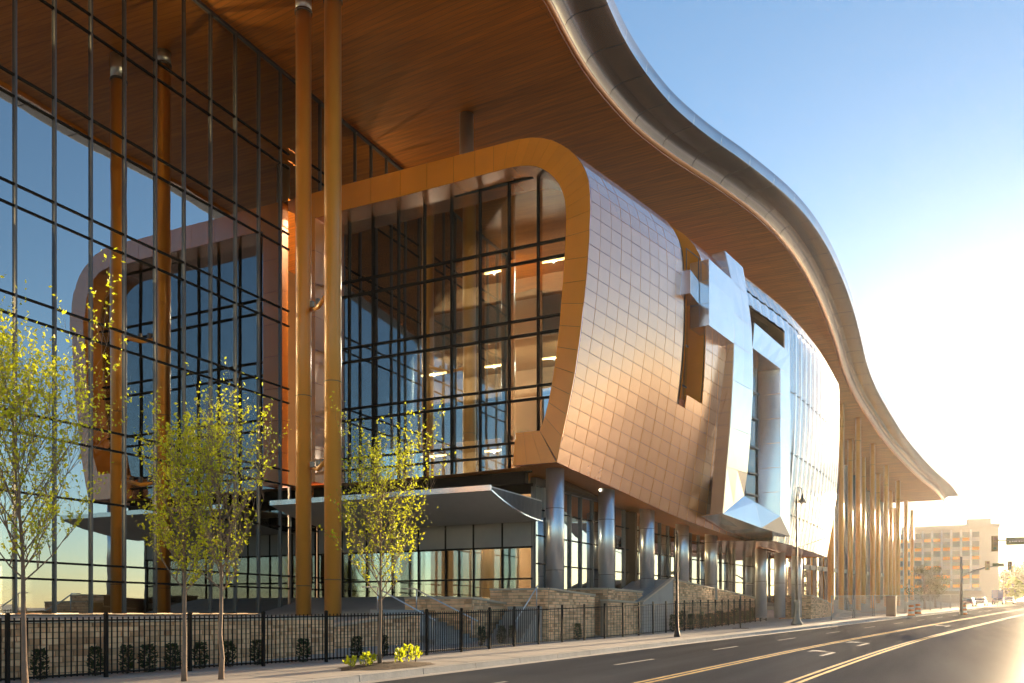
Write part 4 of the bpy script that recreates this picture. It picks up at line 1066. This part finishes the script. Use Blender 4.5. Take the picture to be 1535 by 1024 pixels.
b = MB(); b.tube([Vector((p.x,p.y,EYE+5.1)), P(1560,809.5), P(1492,810)], [.1,.07,.05], 8); b.build('arm', mast_m, o)
signal(P(1491, 815), o, 0, 1.05)
a, c = P(1508,811.5), P(1548,810.5); b = MB(); b.bar(a, c, .05, .52); sg_ = b.build('street_name_sign', mat('sign_green', (.10,.11,.03)), o)
for k in range(9):
    q0 = lerp(a, c, .12+.085*k); tw = Vector((-CA,-SA,0))*.031
    b = MB(); b.bar(q0+tw, q0+tw+(c-a).normalized()*(.07+.05*(k % 3)), .006, .10 if k else .16); b.build('letter', white_p, sg_)
# far building with white fins
fb = thing('office_building', (252, 0, g(252)), 'distant beige office block with white vertical fins under the low sun', 'building')
XB = 252; ya, yb2, yc = atX(1370,850,XB).y, atX(1470,850,XB).y, atX(1497,850,XB).y; zb2 = g(XB)-.3; zt2 = atX(1480,790,XB).z
beige = mat('far_beige', (.42,.36,.29), .8, var=.08, vscale=.2); wing = mat('far_window', (.07,.08,.085), .25)
b = MB(); b.box(XB, XB+26, yc, ya+10, zb2, zt2); b.build('wall', beige, fb)
b = MB(); b.box(XB-.3, XB+26.3, yc-.3, ya+10.3, zt2+.003, zt2+.8); b.build('roof', beige, fb)
b = MB(); b.box(XB+4, XB+12, yc+1.5, yc+7, zt2+.8, zt2+2.6); b.build('roof_plant', beige, fb)
nb_, nf = 11, 6
for i in range(nb_):
    y0_, y1_ = lerp(ya+9, yb2, i/nb_), lerp(ya+9, yb2, (i+1)/nb_)
    b = MB(); b.box(XB-.55, XB-.003, y0_-.22, y0_+.22, zb2+3.6, zt2-.5); b.build('fin', white_p, fb)
    for j in range(nf):
        z0_ = lerp(zb2+4, zt2-1, j/nf); z1_ = lerp(zb2+4, zt2-1, (j+1)/nf)
        b = MB(); b.box(XB-.12, XB-.003, y1_+.3, y0_-.3, z0_+.9, z1_-.1); b.build('window', wing, fb)
        b = MB(); b.box(XB-.09, XB-.003, y1_+.3, y0_-.3, z0_+.02, z0_+.85); b.build('spandrel', (copper if (i+j) % 3 else fascia), fb)
b = MB(); b.box(XB-1.6, XB-.003, yb2-.1, ya+9.4, zb2+3.2, zb2+3.6); b.build('porch_slab', white_p, fb)
for i in range(0, nb_, 2):
    y0_ = lerp(ya+9, yb2, i/nb_); b = MB(); b.box(XB-1.5, XB-1.2, y0_-.15, y0_+.15, zb2, zb2+3.2); b.build('porch_post', beige, fb)
# cars
def car(label, c, ang, colr, L=4.6):
    o = thing('parked_car', c, label, 'car', 'cars far down the street'); m_ = mat('car_'+str(colr), colr, .3, .3, coat=1); W2 = .9
    ca, sa = math.cos(ang), math.sin(ang); T = lambda x, y, z: Vector((c[0]+x*ca-y*sa, c[1]+x*sa+y*ca, c[2]+z))
    def loft(secs):
        b = MB(); b.grid([[T(x, -w_, z0_), T(x, -w_*1.0, lerp(z0_,z1_,.5)), T(x, -w_*t_, z1_), T(x, w_*t_, z1_), T(x, w_, lerp(z0_,z1_,.5)), T(x, w_, z0_)] for x, w_, z0_, z1_, t_ in secs]); return b
    h = L/2
    loft([(-h,.7,.45,.75,.9),(-h+.15,.85,.28,.9,.92),(-h*.5,.9,.25,.98,.94),(h*.3,.9,.25,.98,.94),(h-.5,.88,.25,.82,.9),(h-.1,.78,.3,.68,.9),(h,.7,.42,.6,.9)]).build('body', m_, o)
    loft([(-h*.72,.78,.95,1.0,.9),(-h*.45,.8,.95,1.42,.8),(.1,.8,.95,1.46,.8),(h*.42,.8,.93,.99,.9)]).build('cabin', mat('car_glass', (.02,.025,.03), .08), o)
    b = MB(); b.quad(T(-h*.45,-.63,1.43), T(.1,-.63,1.475), T(.1,.63,1.475), T(-h*.45,.63,1.43)); b.build('roof', m_, o)
    for x in (-h*.6, h*.6):
        for y in (-.8, .8):
            b = MB(); b.tube([T(x, y-.1, .32), T(x, y+.1, .32)], .32, 14); w_ = b.build('wheel', black, o)
            b = MB(); b.tube([T(x, y-.11, .32), T(x, y+.11, .32)], .19, 10); b.build('rim', silver, w_)
    for y in (-.6, .6):
        b = MB(); q = T(-h+.02, y, .72); b.box(q.x-.05,q.x+.02,q.y-.14,q.y+.14,q.z-.06,q.z+.06); b.build('tail_light', mat('tail', (.3,.02,.02), .3), o)
for px, py, colr, lab_ in ((1513,906,(.55,.56,.58),'silver car far down the street beside the trees'), (1497,907,(.08,.09,.11),'dark car far down the street left of the silver car'), (1470,909,(.6,.6,.6),'white car parked before the distant office block'), (1452,910,(.3,.05,.04),'dark red car parked before the distant office block')):
    p, d = gnd(px, py, 0.01); car(lab_, (p.x, p.y, p.z), math.atan2(-.16, 1), colr)
# small blue sign
p, d = gnd(1495, 909, .05); o = thing('road_sign', p, 'small blue sign on a post far down the street', 'sign')
b = MB(); b.tube([p, p+Vector((0,0,2.6))], .06, 6); b.build('post', mast_m, o)
b = MB(); b.box(p.x-.05,p.x-.0,p.y-.8,p.y+.8,p.z+1.3,p.z+2.6); b.build('panel', mat('sign_blue', (.05,.12,.35), .5), o)
# far trees: crown of many leaf clumps
def far_tree(label, base, h, r_, seed, m_, trunk=.25, n=2600, ls=.35):
    rnd = random.Random(seed); o = thing('tree', base, label, 'tree', 'trees in the distance'); B = Vector(base)
    tb = MB(); tb.tube([B, B+Vector((.1,0,h*.3)), B+Vector((.2,.1,h*.7))], [.03*h, .022*h, .008*h], 8)
    cl = []
    for k in range(26):
        a = rnd.uniform(0,6.28); t = rnd.uniform(trunk, .95); rr = r_*math.sin(math.pi*min(1,(t-trunk)/(1-trunk)*.8+.17))*rnd.uniform(.3,1)
        c = B+Vector((rr*math.cos(a), rr*math.sin(a), h*t)); cl.append((c, r_*rnd.uniform(.2,.42))); tb.tube([B+Vector((.1,0,h*min(.65,t*.7))), c], [.008*h,.002*h], 5, cap=False)
    tb.build('trunk', bark, o); lv = MB()
    for k in range(n):
        c, rr = rnd.choice(cl); v = Vector((rnd.gauss(0,1),rnd.gauss(0,1),rnd.gauss(0,.8))).normalized()*rr*rnd.random()**.4; q = c+v
        e = Vector((rnd.gauss(0,1),rnd.gauss(0,1),rnd.gauss(0,1))).normalized(); f_ = e.orthogonal().normalized(); s_ = ls*rnd.uniform(.5,1.2); lv.quad(q-e*s_, q-f_*s_*.6, q+e*s_, q+f_*s_*.6)
    lv.build('crown', m_, o)
for k, (px, dd, h, r_, lab_) in enumerate(((1522,300,13,7,'broad dark green tree at the right end of the street'), (1540,290,14,7,'tall dark tree at the right edge beyond the cars'), (1508,330,13,6,'dark tree just right of the distant office block'), (1560,280,15,8,'large tree past the right edge of the street'), (1585,250,15,8,'large tree on the opposite side of the street'))):
    q = atD(px, 900, dd); far_tree(lab_, (q.x, q.y, g(q.x)), h, r_, 50+k, leaf_c)
q = atD(1521, 900, 235); far_tree('small bright yellow-green tree in front of the far dark trees', (q.x,q.y,g(q.x)), 6, 3, 61, leaf_a, n=1500)
for k, (px, dd) in enumerate(((1386,118),(1402,128))):
    q = atD(px, 900, dd); far_tree(f'soft green street tree under the roof tip, {("nearer","farther")[k]} of two', (q.x,q.y,g(q.x)), 6, 2.4, 70+k, leaf_c, n=1400, ls=.16)

# ================================================================== HAZE
hz = MB(); hz.box(-1520, 1620, -1620, 1620, -2.2, 33.5)
hm = bpy.data.materials.new('haze'); hm.use_nodes = True; t = hm.node_tree; t.nodes.remove(t.nodes['Principled BSDF'])
pv = t.nodes.new('ShaderNodeVolumePrincipled'); pv.inputs['Color'].default_value = (1, .95, .88, 1); pv.inputs['Density'].default_value = .00011; pv.inputs['Anisotropy'].default_value = .76
t.links.new(pv.outputs[0], t.nodes['Material Output'].inputs['Volume'])
hz.build('haze', hm, kind='stuff')
sc.cycles.volume_bounces = 0
